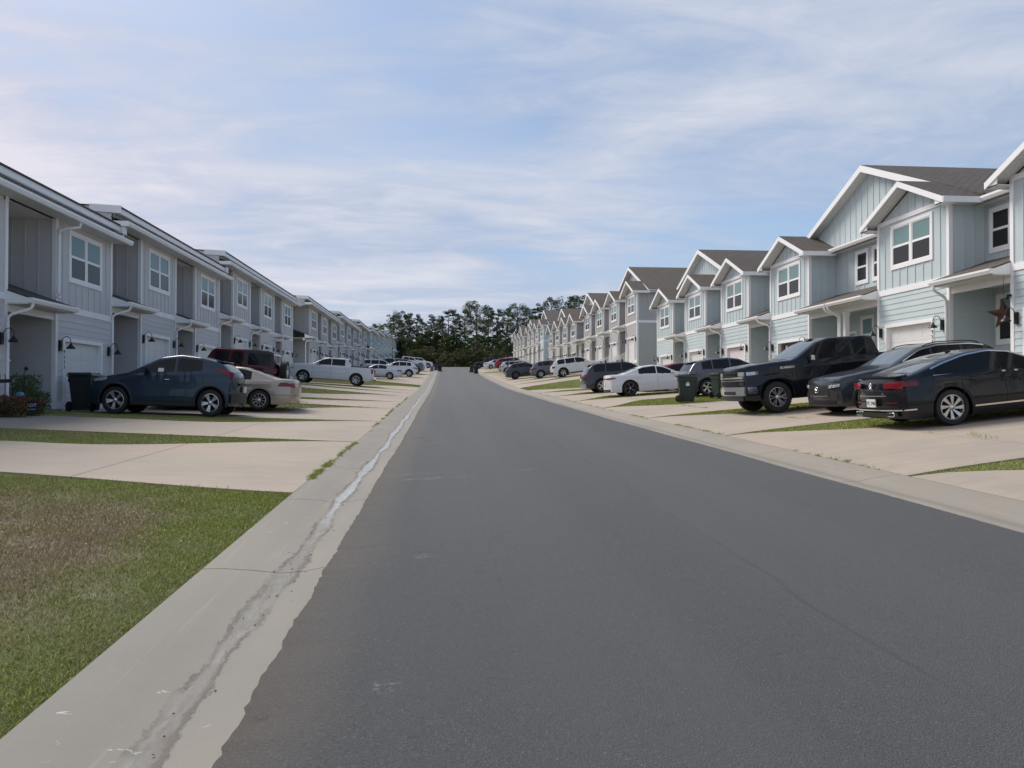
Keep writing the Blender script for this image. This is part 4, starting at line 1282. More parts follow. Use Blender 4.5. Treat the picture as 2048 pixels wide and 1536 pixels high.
class Car:
    """car body as a surface: x from front bumper (0) to rear (L), y across, z up"""
    def __init__(s, L, Wd, H, belt, xf, xr, r, clear=.2, tum=.40, bow=.16, plan=.10, sig=.05, archr=None, crown=.05, boxy=False, tw=.22):
        s.L, s.W, s.xf, s.xr, s.r, s.clear, s.tum, s.bow, s.plan, s.crown, s.tw = L, Wd, xf, xr, r, clear, tum, bow, plan, crown, tw
        s.Hc = smooth_curve(H, sig=sig); s.Bc = smooth_curve(belt, sig=.08)
        s.R = archr or r + .055
        s.boxy = boxy
        s.Hmax = max(p[1] for p in H)
    def H(s, x): return float(np.interp(x, *s.Hc))
    def B(s, x): return min(float(np.interp(x, *s.Bc)), s.H(x) - s.crown - .02)
    def pl(s, x):
        a = max(0, (.75 - x) / .75); b = max(0, (x - (s.L - .65)) / .65)
        return s.W / 2 * (1 - s.plan * a ** 2 - s.plan * .8 * b ** 2)
    def zb(s, x):
        z = s.clear
        if x < .3: z += .05 * (1 - x / .3)
        if x > s.L - .35: z += .09 * (1 - (s.L - x) / .35)
        for c in (s.xf, s.xr):
            d = abs(x - c)
            if d < s.R: z = max(z, s.r + math.sqrt(s.R ** 2 - d * d))
        return z
    def yy(s, x, z):
        B = s.B(x); w = s.pl(x)
        if z <= B:
            lo = max(0, (.50 - z) / .4)
            y = w * (1 - .055 * lo ** 2)
            t = (z - .5) / max(.2, (B - .5))
            if t > 0:
                y *= (1 - (.045 if not s.boxy else .01) * t ** 2)
                # shoulder crease
                y -= .012 * math.exp(-((z - B * .80) / .05) ** 2) if not s.boxy else 0
            return y
        yB = w * (1 - (.045 if not s.boxy else .01))
        return max(.12, yB - s.tum * (z - B) - .02)
    def section(s, x):
        zb, B, H = s.zb(x), s.B(x), s.H(x)
        zb = min(zb, B - .03)
        He = H - s.crown
        P = [(0, zb + .0), (s.yy(x, zb) * .8, zb), (s.yy(x, zb) - .012, zb)]
        for k in range(1, 8):
            z = zb + .012 + (B - zb - .012) * k / 7
            P.append((s.yy(x, z), z))
        yB2 = s.yy(x, B + 1e-4)
        for k in range(1, 6):
            z = B + (He - B) * k / 5
            P.append((s.yy(x, z) if k else yB2, z))
        yt = P[-1][0]
        rr = min(.09, yt * .3)
        P.append((yt - rr * .35, He + s.crown * .38))
        for k in range(0, 6):
            u = 1 - k / 5
            y = (yt - rr) * u
            P.append((y, s.top(x, y)))
        return P
    def top(s, x, y):
        H = s.H(x); He = H - s.crown
        yt = s.yy(x, He)
        rr = min(.09, yt * .3)
        u = min(1, abs(y) / max(.05, (yt - rr)))
        return H - s.crown * .38 * u ** 2.2
    def body(s, mat):
        xs = [s.bow + (s.L - 2 * s.bow) * k / 70 for k in range(71)]
        for c in (s.xf, s.xr):
            xs += [c + s.R * math.cos(math.pi * k / 14) for k in range(15)] + [c - s.R - .004, c + s.R + .004]
        xs = sorted(set(round(x, 4) for x in xs if s.bow <= x <= s.L - s.bow))
        mb = MB(); rows = []
        for x in xs:
            P = s.section(x)
            rows.append([(x, -y, z) for y, z in P] + [(x, y, z) for y, z in P[::-1][1:]])
        mb.grid(rows)
        # bowed end caps
        for x, sg in ((xs[0], -1), (xs[-1], 1)):
            P = s.section(x)[2:]
            G = []
            for y, z in P[:14]:
                G.append([(x + sg * s.bow * (1 - (abs(t)) ** 2.4) * s.endf(z, x), y * t, z) for t in np.linspace(-1, 1, 13)])
            # crown over the cap
            y0, z0 = P[13] if len(P) > 13 else P[-1]
            H = s.H(x)
            G.append([(x + sg * s.bow * .0, y0 * t * .98, z0 + (H - z0) * (1 - t * t)) for t in np.linspace(-1, 1, 13)])
            mb.grid(G)
            zb = P[0][1]
            mb.add([(x, -P[0][0], zb)] + [(x + sg * s.bow * (1 - abs(t) ** 2.4) * s.endf(zb, x), P[0][0] * t, zb) for t in np.linspace(-1, 1, 13)], [tuple(range(14))])
        return mb.build('body', mat, 32, weld=True)
    def endf(s, z, x):
        H = s.H(x)
        f = 1.0
        top = H - .06
        if z > top - .22: f -= .55 * ((z - top + .22) / .28) ** 2
        if z < .42: f -= .25 * ((.42 - z) / .25) ** 2
        return max(.25, f)
    # patches draped on the body
    def side_patch(s, x0, x1, zl, zu, off=.006, n=14, m=4, both=True, xl=None):
        out = []
        for sg in ((-1, 1) if both else (-1,)):
            mb = MB(); G = []
            for i in range(n + 1):
                x = x0 + (x1 - x0) * i / n
                a, b = (zl(x) if callable(zl) else zl), (zu(x) if callable(zu) else zu)
                b = max(b, a + .002)
                G.append([(x, sg * (s.yy(x, a + (b - a) * k / m) + off), a + (b - a) * k / m) for k in range(m + 1)])
            mb.grid(G)
            # thin rim so the patch has depth
            ring = G[0] + [r[-1] for r in G[1:]] + G[-1][::-1][1:] + [r[0] for r in G[::-1][1:]]
            mb.grid([ring, [(p[0], p[1] - sg * (off + .004), p[2]) for p in ring]], False)
            out.append(mb)
        return out
    def top_patch(s, x0, x1, yf0, yf1, off=.006, n=10, m=10):
        mb = MB(); G = []
        for i in range(n + 1):
            x = x0 + (x1 - x0) * i / n
            He = s.H(x) - s.crown; yt = s.yy(x, He); yt -= min(.09, yt * .3)
            G.append([(x - .0, yt * (yf0 + (yf1 - yf0) * k / m), s.top(x, yt * (yf0 + (yf1 - yf0) * k / m)) + off) for k in range(m + 1)])
        mb.grid(G)
        ring = G[0] + [r[-1] for r in G[1:]] + G[-1][::-1][1:] + [r[0] for r in G[::-1][1:]]
        mb.grid([ring, [(p[0], p[1], p[2] - off - .004) for p in ring]], False)
        return mb
    def capx(s, end, y, z):
        x = s.bow if end < 0 else s.L - s.bow
        w = s.yy(x, z)
        return x + end * s.bow * (1 - min(1, abs(y) / w) ** 2.4) * s.endf(z, x)
    def cap_patch(s, end, y0, y1, z0, z1, off=.006, n=8, m=4):
        """z0, z1 may be functions of y"""
        mb = MB(); G = []
        for i in range(n + 1):
            y = y0 + (y1 - y0) * i / n
            a, b = (z0(y) if callable(z0) else z0), (z1(y) if callable(z1) else z1)
            G.append([(s.capx(end, y, a + (b - a) * k / m) + end * off, y, a + (b - a) * k / m) for k in range(m + 1)])
        mb.grid(G)
        ring = G[0] + [r[-1] for r in G[1:]] + G[-1][::-1][1:] + [r[0] for r in G[::-1][1:]]
        mb.grid([ring, [(p[0] - end * (off + .012), p[1], p[2]) for p in ring]], False)
        return mb
    def arch_trim(s, c, w=.055, off=.008, flare=0.0):
        out = []
        for sg in (-1, 1):
            mb = MB(); G = []
            for k in range(23):
                a = math.pi * (-.08 + 1.16 * k / 22)
                r0 = []
                for rr, o in ((s.R - .004, off + flare), (s.R + w * .5, off + flare), (s.R + w, off * .6 + flare), (s.R + w + .004, -.01)):
                    x = c + rr * math.cos(a); z = max(s.clear * .8, s.r + rr * math.sin(a))
                    r0.append((x, sg * (s.yy(min(max(x, .02), s.L - .02), z) + o), z))
                G.append([(r0[0][0], r0[0][1] - sg * .04 - sg * flare, r0[0][2])] + r0)
            mb.grid(G); out.append(mb)
        return out

WH = {}
def wheel_meshes(r, tw, style, rimf=.66):
    key = (round(r, 3), tw, style, rimf)
    if key in WH: return WH[key]
    mb = MB(); R2 = r * rimf; h = tw / 2
    prof = [(R2, -h * .80), (R2 + .012, -h * .98), (r * .86, -h), (r * .955, -h * .93), (r * .99, -h * .72), (r, -h * .45), (r, h * .45), (r * .99, h * .72), (r * .955, h * .93), (r * .86, h), (R2 + .012, h * .98), (R2, h * .8)]
    mb.lathe(prof, 'y', (0, 0, 0), 36)
    # tread blocks
    for k in range(36):
        a = 2 * math.pi * k / 36
        for yy in (-.33, 0, .33):
            c, s_ = math.cos(a + yy * .1), math.sin(a + yy * .1)
            q = r * 1.006
            mb.add([(q * math.cos(a + d), tw * (yy + e), q * math.sin(a + d)) for d, e in ((-.06, -.12), (.06, -.12), (.06, .12), (-.06, .12))], [(0, 1, 2, 3)])
    tyre = mb.build('tyre', M['rubber'], 40)
    rim = MB()
    rim.m = 0
    rim.lathe([(R2 + .004, -h * .84), (R2 - .012, -h * .86), (R2 - .022, -h * .70), (R2 - .03, -h * .2), (R2 - .03, h * .7)], 'y', (0, 0, 0), 32)
    rim.m = 1
    rim.lathe([(0, -h * .10), (R2 - .02, -h * .10)], 'y', (0, 0, 0), 24)
    rim.lathe([(0, -h * .18), (R2 * .62, -h * .18), (R2 * .62, -h * .1)], 'y', (0, 0, 0), 24)
    rim.m = 0
    def spoke(a, w0, w1, r0, r1, y0, y1, tw_=0.0, th=.022):
        P = []
        for rr, ww, y, da in ((r0, w0, y0, 0), (r1, w1, y1, tw_)):
            c, s_ = math.cos(a + da), math.sin(a + da)
            for k, yy in ((-1, y), (1, y), (1, y + th), (-1, y + th)):
                P.append((rr * c - k * ww * s_, yy, rr * s_ + k * ww * c))
        rim.add(P, [(0, 1, 2, 3), (4, 5, 6, 7), (0, 1, 5, 4), (1, 2, 6, 5), (2, 3, 7, 6), (3, 0, 4, 7)])
    o = -h * .82
    if style in ('split5', 'split5dark'):
        for k in range(5):
            a = 2 * math.pi * k / 5 + .3
            spoke(a - .11, .018, .020, .05, R2 - .012, o + .02, o, -.03); spoke(a + .11, .018, .020, .05, R2 - .012, o + .02, o, .03)
    elif style == 'swirl':
        for k in range(8):
            a = 2 * math.pi * k / 8
            spoke(a, .016, .040, .05, R2 - .010, o + .02, o, .33)
    elif style == 'six':
        for k in range(6):
            a = 2 * math.pi * k / 6 + .2
            spoke(a - .07, .018, .024, .06, R2 - .012, o + .03, o, -.12); spoke(a + .07, .018, .024, .06, R2 - .012, o + .03, o, .12)
    elif style == 'ten':
        for k in range(10):
            a = 2 * math.pi * k / 10
            spoke(a, .012, .018, .05, R2 - .012, o + .02, o)
    elif style == 'five':
        for k in range(5):
            a = 2 * math.pi * k / 5 + .3
            spoke(a, .030, .045, .05, R2 - .012, o + .025, o)
    elif style == 'dark5':
        for k in range(5):
            a = 2 * math.pi * k / 5 + .3
            spoke(a - .09, .02, .028, .05, R2 - .012, o + .02, o, -.05); spoke(a + .09, .02, .028, .05, R2 - .012, o + .02, o, .05)
    rim.lathe([(0, o - .004), (.035, o - .004), (.055, o + .01), (.065, o + .05)], 'y', (0, 0, 0), 16)
    m0 = M['gunmetal'] if style in ('dark5', 'split5dark') else M['silver']
    rm = rim.build('rim', [m0, M['well']], 40)
    hub = MB(); hub.lathe([(0, o - .010), (.026, o - .010), (.030, o - .002)], 'y', (0, 0, 0), 14)
    WH[key] = (tyre, rm, hub.build('hub_cap', M['chrome']))
    return WH[key]

def add_car(name, car, key, cx, cy, zoff, head, scale, mats, opts, label, cat, group=None, sz=None):
    """head: -1 nose towards -X, +1 nose towards +X; (cx, cy) world position of the middle of the wheelbase"""
    cy = dep(cx, cy)
    xm = (car.xf + car.xr) / 2
    hw = (car.xr - car.xf) / 2 * scale
    za, zb_ = tz(cx - hw, cy), tz(cx + hw, cy)
    zc = (za + zb_) / 2 + .012 + zoff
    ex = Vector((2 * hw, 0, zb_ - za)).normalized()         # towards +X
    yaw = opts.get('yaw', 0)
    if yaw: ex = Matrix.Rotation(RAD(yaw), 3, 'Z') @ ex
    # local +x is rearward: nose at -X means rear at +X
    X = ex if head < 0 else -ex
    Z = Vector((0, 0, 1)); Y = Z.cross(X).normalized(); Z = X.cross(Y).normalized()
    root = empty(name, (0, 0, 0), label, cat, group)
    Rm = Matrix((X, Y, Z)).transposed()
    root.rotation_euler = Rm.to_euler()
    root.location = Vector((cx, cy, zc)) - X * xm * scale
    root.scale = (scale, scale, (sz or scale))
    def put(nm, mb, mat, parent=None, sharp=None, label=None):
        ck = (key, nm, len(MESH))
        me = mb if isinstance(mb, bpy.types.Mesh) else mb.build(nm, mat, sharp)
        return obj(nm, me, parent or root, label=label)
    body = obj('body', car.body(mats['paint']), root)
    # underside and wheel wells
    u = MB()
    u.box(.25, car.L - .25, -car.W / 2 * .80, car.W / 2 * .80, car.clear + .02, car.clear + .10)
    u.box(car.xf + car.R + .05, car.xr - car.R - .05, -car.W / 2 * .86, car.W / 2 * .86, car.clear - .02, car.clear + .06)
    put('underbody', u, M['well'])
    for c in (car.xf, car.xr):
        for sg in (-1, 1):
            mb = MB(); y1 = sg * (car.W / 2 * .90); y0 = sg * (car.W / 2 - .36)
            G = []
            for k in range(15):
                a = math.pi * k / 14
                G.append([(c + (car.R - .003) * math.cos(a), y, car.r + (car.R - .003) * math.sin(a)) for y in (y0, y1)])
            mb.grid(G)
            mb.add([(c + car.R * math.cos(math.pi * k / 14), y0, car.r + car.R * math.sin(math.pi * k / 14)) for k in range(15)], [tuple(range(15))])
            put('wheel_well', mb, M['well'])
    # wheels
    tyre, rim, hub = wheel_meshes(car.r, car.tw, opts.get('rim', 'five'), opts.get('rimf', .66))
    for c in (car.xf, car.xr):
        for sg in (-1, 1):
            e = obj('wheel', None, root); e.location = (c, sg * (car.W / 2 - car.tw / 2 - .012 + opts.get('stance', 0)), car.r)
            e.empty_display_size = .1
            e.rotation_euler = (0, random.uniform(0, 6), 0) if sg < 0 else (0, random.uniform(0, 6), math.pi)
            obj('tyre', tyre, e); obj('rim', rim, e); obj('hub_cap', hub, e)
    gl = mats.get('glass', M['carglass'])
    # side windows
    wl, wt = opts.get('wl', .035), opts.get('wt', .075)
    for (a, b) in opts['windows']:
        zl = lambda x: car.B(x) + wl
        hs = opts.get('hslant', {})
        def zu(x):
            return max(car.B(x) + wl + .004, min(car.H(x) - wt, opts.get('wtop', 9)))
        for mb in car.side_patch(a, b, zl, zu, .006, 16, 4): put('side_window', mb, gl)
    if 'frame' in opts:      # chrome or dark moulding around the glass
        a, b = opts['frame_range']
        for mb in car.side_patch(a, b, lambda x: car.B(x) + wl - .030, lambda x: car.B(x) + wl - .002, .009, 24, 1): put('window_moulding', mb, opts['frame'])
        if opts.get('frame_top', True):
            for mb in car.side_patch(a, b, lambda x: max(car.B(x) + wl - .004, min(car.H(x) - wt, opts.get('wtop', 9)) + .002), lambda x: max(car.B(x) + wl + .012, min(car.H(x) - wt, opts.get('wtop', 9)) + .030), .009, 30, 1): put('window_moulding', mb, opts['frame'])
    # windscreen and rear glass
    for nm, (a, b), m_ in (('windscreen', opts['ws'], M['windshield']), ('rear_window', opts['rw'], opts.get('rwmat', gl))):
        if a is None: continue
        put(nm, car.top_patch(a, b, -.93, .93, .005), m_)
    if 'roof' in mats:
        put('roof_panel', car.top_patch(*opts['roofx'], -1.0, 1.0, .008), mats['roof'])
    # door gaps
    for x in opts.get('gaps', []):
        for mb in car.side_patch(x - .005, x + .005, lambda q: car.clear + .10, lambda q: car.B(q) + wl, .0012, 1, 8): put('door_gap', mb, M['well'])
    for x in opts.get('handles', []):
        for sg in (-1, 1):
            z = car.B(x) - opts.get('hz', .10); y = car.yy(x, z)
            mb = MB()
            mb.tube([(x - .09, sg * (y - .005), z), (x - .08, sg * (y + .022), z), (x + .08, sg * (y + .022), z + .005), (x + .09, sg * (y - .005), z + .005)], .011, 6)
            put('door_handle', mb, opts.get('handlemat', mats['paint']))
    # mirrors
    x = opts['mirror']
    for sg in (-1, 1):
        z = car.B(x) + .06; y = car.yy(x, z)
        mb = MB()
        mb.hexa([(x - .05, sg * (y + .05), z - .01), (x + .06, sg * (y + .05), z - .01), (x + .05, sg * (y + .22), z), (x - .06, sg * (y + .22), z), (x - .06, sg * (y + .05), z + .13), (x + .06, sg * (y + .05), z + .12), (x + .05, sg * (y + .21), z + .12), (x - .05, sg * (y + .21), z + .13)])
        mb.tube([(x, sg * (y - .03), z - .01), (x, sg * (y + .09), z + .01)], .022, 6)
        mm = put('wing_mirror', mb, opts.get('mirrormat', mats['paint']))
    # lights
    for (end, y0, y1, z0, z1, kind) in opts.get('lights', []):
        for sg in (-1, 1):
            a, b = sorted((sg * y0, sg * y1))
            f0 = (lambda y: z0(abs(y))) if callable(z0) else z0; f1 = (lambda y: z1(abs(y))) if callable(z1) else z1
            put('tail_light' if kind in ('tail',) else ('head_light' if kind == 'head' else kind), car.cap_patch(end, a, b, f0, f1, .008, 8, 3), {'tail': M['tail'], 'head': M['head']}.get(kind, M['amber']))
    for (x0, x1, z0, z1, kind) in opts.get('sidelights', []):
        for mb in car.side_patch(x0, x1, z0, z1, .007, 10, 3): put('tail_light' if kind == 'tail' else 'head_light', mb, M['tail'] if kind == 'tail' else M['head'])
    for (nm, end, y0, y1, z0, z1, m_, off) in opts.get('caps', []):
        put(nm, car.cap_patch(end, y0, y1, z0, z1, off, 14, 4), m_)
    for (nm, x0, x1, z0, z1, m_, off) in opts.get('sides', []):
        for mb in car.side_patch(x0, x1, z0, z1, off, 16, 2): put(nm, mb, m_)
    if 'arch' in opts:
        for c in (car.xf, car.xr):
            for mb in car.arch_trim(c, opts.get('archw', .06), .010, opts.get('flare', 0)): put('wheel_arch_trim', mb, opts['arch'])
    if opts.get('rails'):
        a, b = opts['rails']
        for sg in (-1, 1):
            mb = MB(); pth = []
            for k in range(13):
                x = a + (b - a) * k / 12
                He = car.H(x) - car.crown; yt = car.yy(x, He) - .06
                pth.append((x, sg * yt, car.top(x, yt) + (.030 if 0 < k < 12 else .0)))
            mb.tube(pth, .014, 6); put('roof_rail', mb, opts.get('railmat', M['silver']))
    if opts.get('fin'):
        x = opts['fin']; z = car.H(x); mb = MB()
        mb.extr([(x - .07, -.015, z - .005), (x + .07, -.015, z - .005), (x + .06, -.015, z + .055)], (0, .03, 0)); put('roof_antenna', mb, opts.get('finmat', mats['paint']))
    if opts.get('spoiler'):
        x, l = opts['spoiler']; z = car.H(x); w_ = car.yy(x, car.H(x) - car.crown) - .05
        mb = MB(); mb.hexa([(x - .02, -w_, z - .02), (x + l, -w_ * .93, z - .035), (x + l, w_ * .93, z - .035), (x - .02, w_, z - .02), (x - .02, -w_, z + .012), (x + l, -w_ * .93, z - .005), (x + l, w_ * .93, z - .005), (x - .02, w_, z + .012)])
        put('spoiler', mb, mats.get('spoiler', mats['paint']))
    if opts.get('plate'):
        end, z = opts['plate'][:2]
        x = car.capx(end, 0, z) + end * .02
        mb = MB(); mb.box(min(x, x - end * .02), max(x, x - end * .02), -.155, .155, z - .08, z + .08)
        p = put('number_plate', mb, M['plate'])
        if len(opts['plate']) > 2:
            me = text_mesh(opts['plate'][2], .105, M['navy'], .001)
            me.transform(Matrix.Translation((x + end * .003, 0, z - .005)) @ Matrix.Rotation(RAD(90 * end), 4, 'Z') @ Matrix.Rotation(RAD(90), 4, 'X'))
            obj('plate_lettering', me, p)
    for (s_, size, end, y, z, m_) in opts.get('texts', []):
        me = text_mesh(s_, size, m_, .004)
        x = car.capx(end, y, z) + end * .010
        me.transform(Matrix.Translation((x, y, z)) @ Matrix.Rotation(RAD(90 * end), 4, 'Z') @ Matrix.Rotation(RAD(90), 4, 'X'))
        put('lettering', me, m_)
    for (s_, size, sg, x, z, m_) in opts.get('sidetexts', []):
        me = text_mesh(s_, size, m_, .003)
        y = sg * (car.yy(x, z) + .006)
        me.transform(Matrix.Translation((x, y, z)) @ Matrix.Rotation(RAD(0 if sg < 0 else 180), 4, 'Z') @ Matrix.Rotation(RAD(90), 4, 'X'))
        put('lettering', me, m_)
    for fn in opts.get('extra', []):
        fn(car, put)
    return root

# ---- extra part builders
def emblem(end, y, z, r, ring=True):
    def f(car, put):
        x = car.capx(end, y, z) + end * .012
        mb = MB()
        P = []
        for k in range(25):
            a = 2 * math.pi * k / 24
            P.append((x, y + r * math.cos(a), z + r * math.sin(a)))
        mb.tube(P, r * .13, 6, False)
        put('emblem', mb, M['chrome'])
    return f
def vw_emblem(end, y, z, r):
    def f(car, put):
        x = car.capx(end, y, z) + end * .012; mb = MB()
        mb.tube([(x, y + r * math.cos(2 * math.pi * k / 24), z + r * math.sin(2 * math.pi * k / 24)) for k in range(25)], r * .12, 6, False)
        q = [(-.45, .85), (-.0, .1), (.45, .85)]
        mb.tube([(x, y + r * a * .9, z + r * b * .95) for a, b in q], r * .09, 5)
        q = [(-.85, .35), (-.4, -.75), (0, .0), (.4, -.75), (.85, .35)]
        mb.tube([(x, y + r * a * .95, z + r * b * .95) for a, b in q], r * .09, 5)
        put('emblem', mb, M['chrome'])
    return f
def wing_emblem(end, y, z, r):
    def f(car, put):
        x = car.capx(end, y, z) + end * .018; mb = MB()
        mb.tube([(x, y + r * 1.15 * math.cos(2 * math.pi * k / 24), z + r * math.sin(2 * math.pi * k / 24)) for k in range(25)], r * .10, 6, False)
        mb.tube([(x, y + r * a, z + r * b) for a, b in ((-1.0, .35), (-.5, .28), (0, -.35), (.5, .28), (1.0, .35))], r * .13, 5)
        put('emblem', mb, M['chrome'])
    return f
def bowtie(end, y, z, s):
    def f(car, put):
        x = car.capx(end, y, z) + end * .03; mb = MB()
        pts = [(-1.1, -.28), (-.95, .28), (-.3, .28), (-.3, .45), (.35, .45), (.35, .28), (1.1, .28), (.95, -.28), (.3, -.28), (.3, -.45), (-.35, -.45), (-.35, -.28)]
        mb.extr([(x, y + s * a, z + s * b) for a, b in pts], (-end * .02, 0, 0)); put('emblem', mb, M['chrome'])
    return f
def bars(end, y0, y1, zs, h, m_, out=.02, name='grille_bar'):
    def f(car, put):
        for z in zs:
            put(name, car.cap_patch(end, y0, y1, z, z + h, out, 14, 1), m_)
    return f
def honeycomb(end, yw, z0, z1, m_):
    def f(car, put):
        mb = MB()
        nz = 7
        for i in range(nz):
            z = z0 + (z1 - z0) * (i + .5) / nz
            w = yw * (1 - .25 * ((z1 - z) / (z1 - z0)) ** 2)
            nn = 15
            for k in range(nn):
                y = -w + 2 * w * (k + (.5 if i % 2 else .2)) / nn
                x = car.capx(end, y, z) + end * .016
                dy, dz = w / nn * .8, (z1 - z0) / nz * .32
                mb.add([(x, y - dy, z), (x, y, z - dz), (x, y + dy, z), (x, y, z + dz)], [(0, 1, 2, 3)])
        put('grille_mesh', mb, m_)
    return f
def crossbars(xs):
    def f(car, put):
        for x in xs:
            z = car.H(x); w_ = car.yy(x, car.H(x) - car.crown)
            mb = MB(); mb.tube([(x, -w_ + .05, z + .09), (x, w_ - .05, z + .09)], .02, 8)
            for sg in (-1, 1): mb.hexa([(x - .05, sg * (w_ - .12), z - .03), (x + .05, sg * (w_ - .12), z - .03), (x + .05, sg * (w_ - .02), z - .06), (x - .05, sg * (w_ - .02), z - .06), (x - .04, sg * (w_ - .12), z + .12), (x + .04, sg * (w_ - .12), z + .12), (x + .04, sg * (w_ - .04), z + .12), (x - .04, sg * (w_ - .04), z + .12)])
            put('roof_crossbar', mb, M['plastic'])
    return f
def bed(car_x0, car_x1, zb, wallw=.07):
    """open pickup bed drawn as a dark recessed floor with rails"""
    def f(car, put):
        yw = car.yy((car_x0 + car_x1) / 2, zb - .05)
        mb = MB(); mb.box(car_x0 + .06, car_x1 - .10, -yw + wallw, yw - wallw, zb - .03, zb + .012); put('bed_cover', mb, M['plastic'])
        for sg in (-1, 1):
            mb = MB(); a, b = sorted((sg * (yw - .005), sg * (yw - wallw - .01))); mb.box(car_x0 + .02, car_x1 - .04, a, b, zb - .012, zb + .022); put('bed_rail_cap', mb, M['plastic'])
    return f
def exhaust(end, ys, z):
    def f(car, put):
        for y in ys:
            x = car.capx(end, y, z) + end * .012
            mb = MB(); w_, h_ = .13, .035
            mb.tube([(x, y - w_, z - h_), (x, y + w_ * .7, z - h_), (x, y + w_, z - h_ * .4), (x, y + w_ * .9, z + h_), (x, y - w_, z + h_), (x, y - w_, z - h_)], .009, 6, False)
            put('exhaust_trim', mb, M['chrome'])
    return f

# ---- body types
def T_crossover():
    return Car(4.13, 1.77, [(0, .60), (.10, .80), (.28, .92), (.8, 1.02), (1.12, 1.08), (1.3, 1.15), (2.0, 1.50), (2.5, 1.57), (3.1, 1.52), (3.55, 1.42), (3.72, 1.33), (3.98, 1.06), (4.05, 1.0), (4.13, .90)], [(0, .72), (.5, .84), (1.2, .98), (2.2, 1.03), (3.2, 1.10), (4.1, 1.06)], .86, 3.39, .345, clear=.24, tum=.42, bow=.20, plan=.16, crown=.06, archr=.41)
def T_sedan():
    return Car(4.95, 1.84, [(0, .62), (.08, .70), (.3, .80), (.9, .93), (1.35, .99), (1.5, 1.03), (2.25, 1.40), (2.75, 1.465), (3.2, 1.44), (3.6, 1.34), (4.15, 1.12), (4.3, 1.08), (4.85, 1.05), (4.95, .92)], [(0, .64), (.6, .77), (1.5, .90), (3.0, .95), (4.4, .98), (4.95, .9)], .96, 3.78, .335, clear=.20, tum=.50, bow=.16, plan=.13)
def T_fastback():
    return Car(4.87, 1.87, [(0, .62), (.08, .70), (.3, .79), (.9, .91), (1.4, .97), (1.55, 1.0), (2.35, 1.37), (2.8, 1.43), (3.3, 1.385), (3.8, 1.27), (4.4, 1.08), (4.62, 1.035), (4.78, 1.03), (4.87, .90)], [(0, .64), (.6, .77), (1.5, .88), (3.0, .94), (4.2, .97), (4.87, .90)], .93, 3.77, .345, clear=.17, tum=.50, bow=.15, plan=.13)
def T_muscle():
    return Car(5.05, 1.90, [(0, .66), (.06, .74), (.3, .84), (1.0, .96), (1.5, 1.01), (1.65, 1.05), (2.3, 1.37), (2.75, 1.45), (3.3, 1.41), (3.8, 1.26), (4.25, 1.10), (4.4, 1.07), (4.92, 1.07), (5.05, .98)], [(0, .68), (.8, .82), (1.6, .92), (2.6, .93), (3.6, .99), (5.0, .98)], .97, 4.02, .365, clear=.19, tum=.50, bow=.12, plan=.10)
def T_suv():
    return Car(4.50, 1.86, [(0, .70), (.07, .88), (.25, 1.0), (.8, 1.09), (1.15, 1.15), (1.3, 1.20), (2.0, 1.58), (2.5, 1.66), (3.3, 1.65), (3.85, 1.58), (4.05, 1.50), (4.32, 1.12), (4.42, 1.02), (4.50, .90)], [(0, .76), (.6, .92), (1.3, 1.03), (2.6, 1.06), (3.6, 1.12), (4.5, 1.02)], .90, 3.57, .36, clear=.22, tum=.38, bow=.18, plan=.13, crown=.055)
def T_longsuv():
    return Car(5.0, 1.96, [(0, .76), (.06, .95), (.25, 1.08), (.9, 1.16), (1.25, 1.20), (1.4, 1.25), (2.05, 1.66), (2.5, 1.755), (4.1, 1.73), (4.45, 1.65), (4.62, 1.5), (4.84, 1.12), (4.92, 1.06), (5.0, .96)], [(0, .84), (.6, 1.0), (1.4, 1.10), (4.2, 1.14), (5.0, 1.05)], .92, 3.94, .385, clear=.23, tum=.30, bow=.14, plan=.10, crown=.055)
def T_lowsuv():     # long bonnet crossover
    return Car(4.72, 1.90, [(0, .70), (.06, .86), (.25, .97), (1.0, 1.07), (1.45, 1.11), (1.6, 1.15), (2.35, 1.52), (2.85, 1.60), (3.7, 1.57), (4.1, 1.49), (4.3, 1.38), (4.52, 1.08), (4.62, 1.02), (4.72, .92)], [(0, .74), (.6, .90), (1.5, 1.0), (3.0, 1.04), (4.72, 1.02)], .90, 3.71, .365, clear=.22, tum=.38, bow=.17, plan=.12)
def T_pickup():
    return Car(5.89, 2.05, [(0, 1.20), (.03, 1.27), (.2, 1.33), (1.0, 1.385), (1.55, 1.40), (1.7, 1.45), (2.35, 1.82), (2.75, 1.92), (3.9, 1.905), (4.06, 1.87), (4.14, 1.70), (4.2, 1.38), (4.3, 1.345), (5.80, 1.365), (5.89, 1.28)], [(0, 1.14), (.5, 1.22), (1.6, 1.27), (4.1, 1.275), (5.9, 1.29)], 1.00, 4.74, .42, clear=.36, tum=.22, bow=.10, plan=.05, sig=.035, archr=.50, crown=.05, tw=.29)
def T_jeep():
    return Car(4.40, 1.66, [(0, 1.02), (.04, 1.14), (1.0, 1.19), (1.45, 1.21), (1.52, 1.24), (1.80, 1.74), (1.92, 1.83), (2.1, 1.85), (4.1, 1.85), (4.28, 1.82), (4.37, 1.25), (4.40, 1.1)], [(0, 1.05), (1.5, 1.15), (4.4, 1.18)], .72, 3.67, .42, clear=.46, tum=.12, bow=.05, plan=.05, sig=.025, archr=.50, crown=.035, boxy=True, tw=.28)

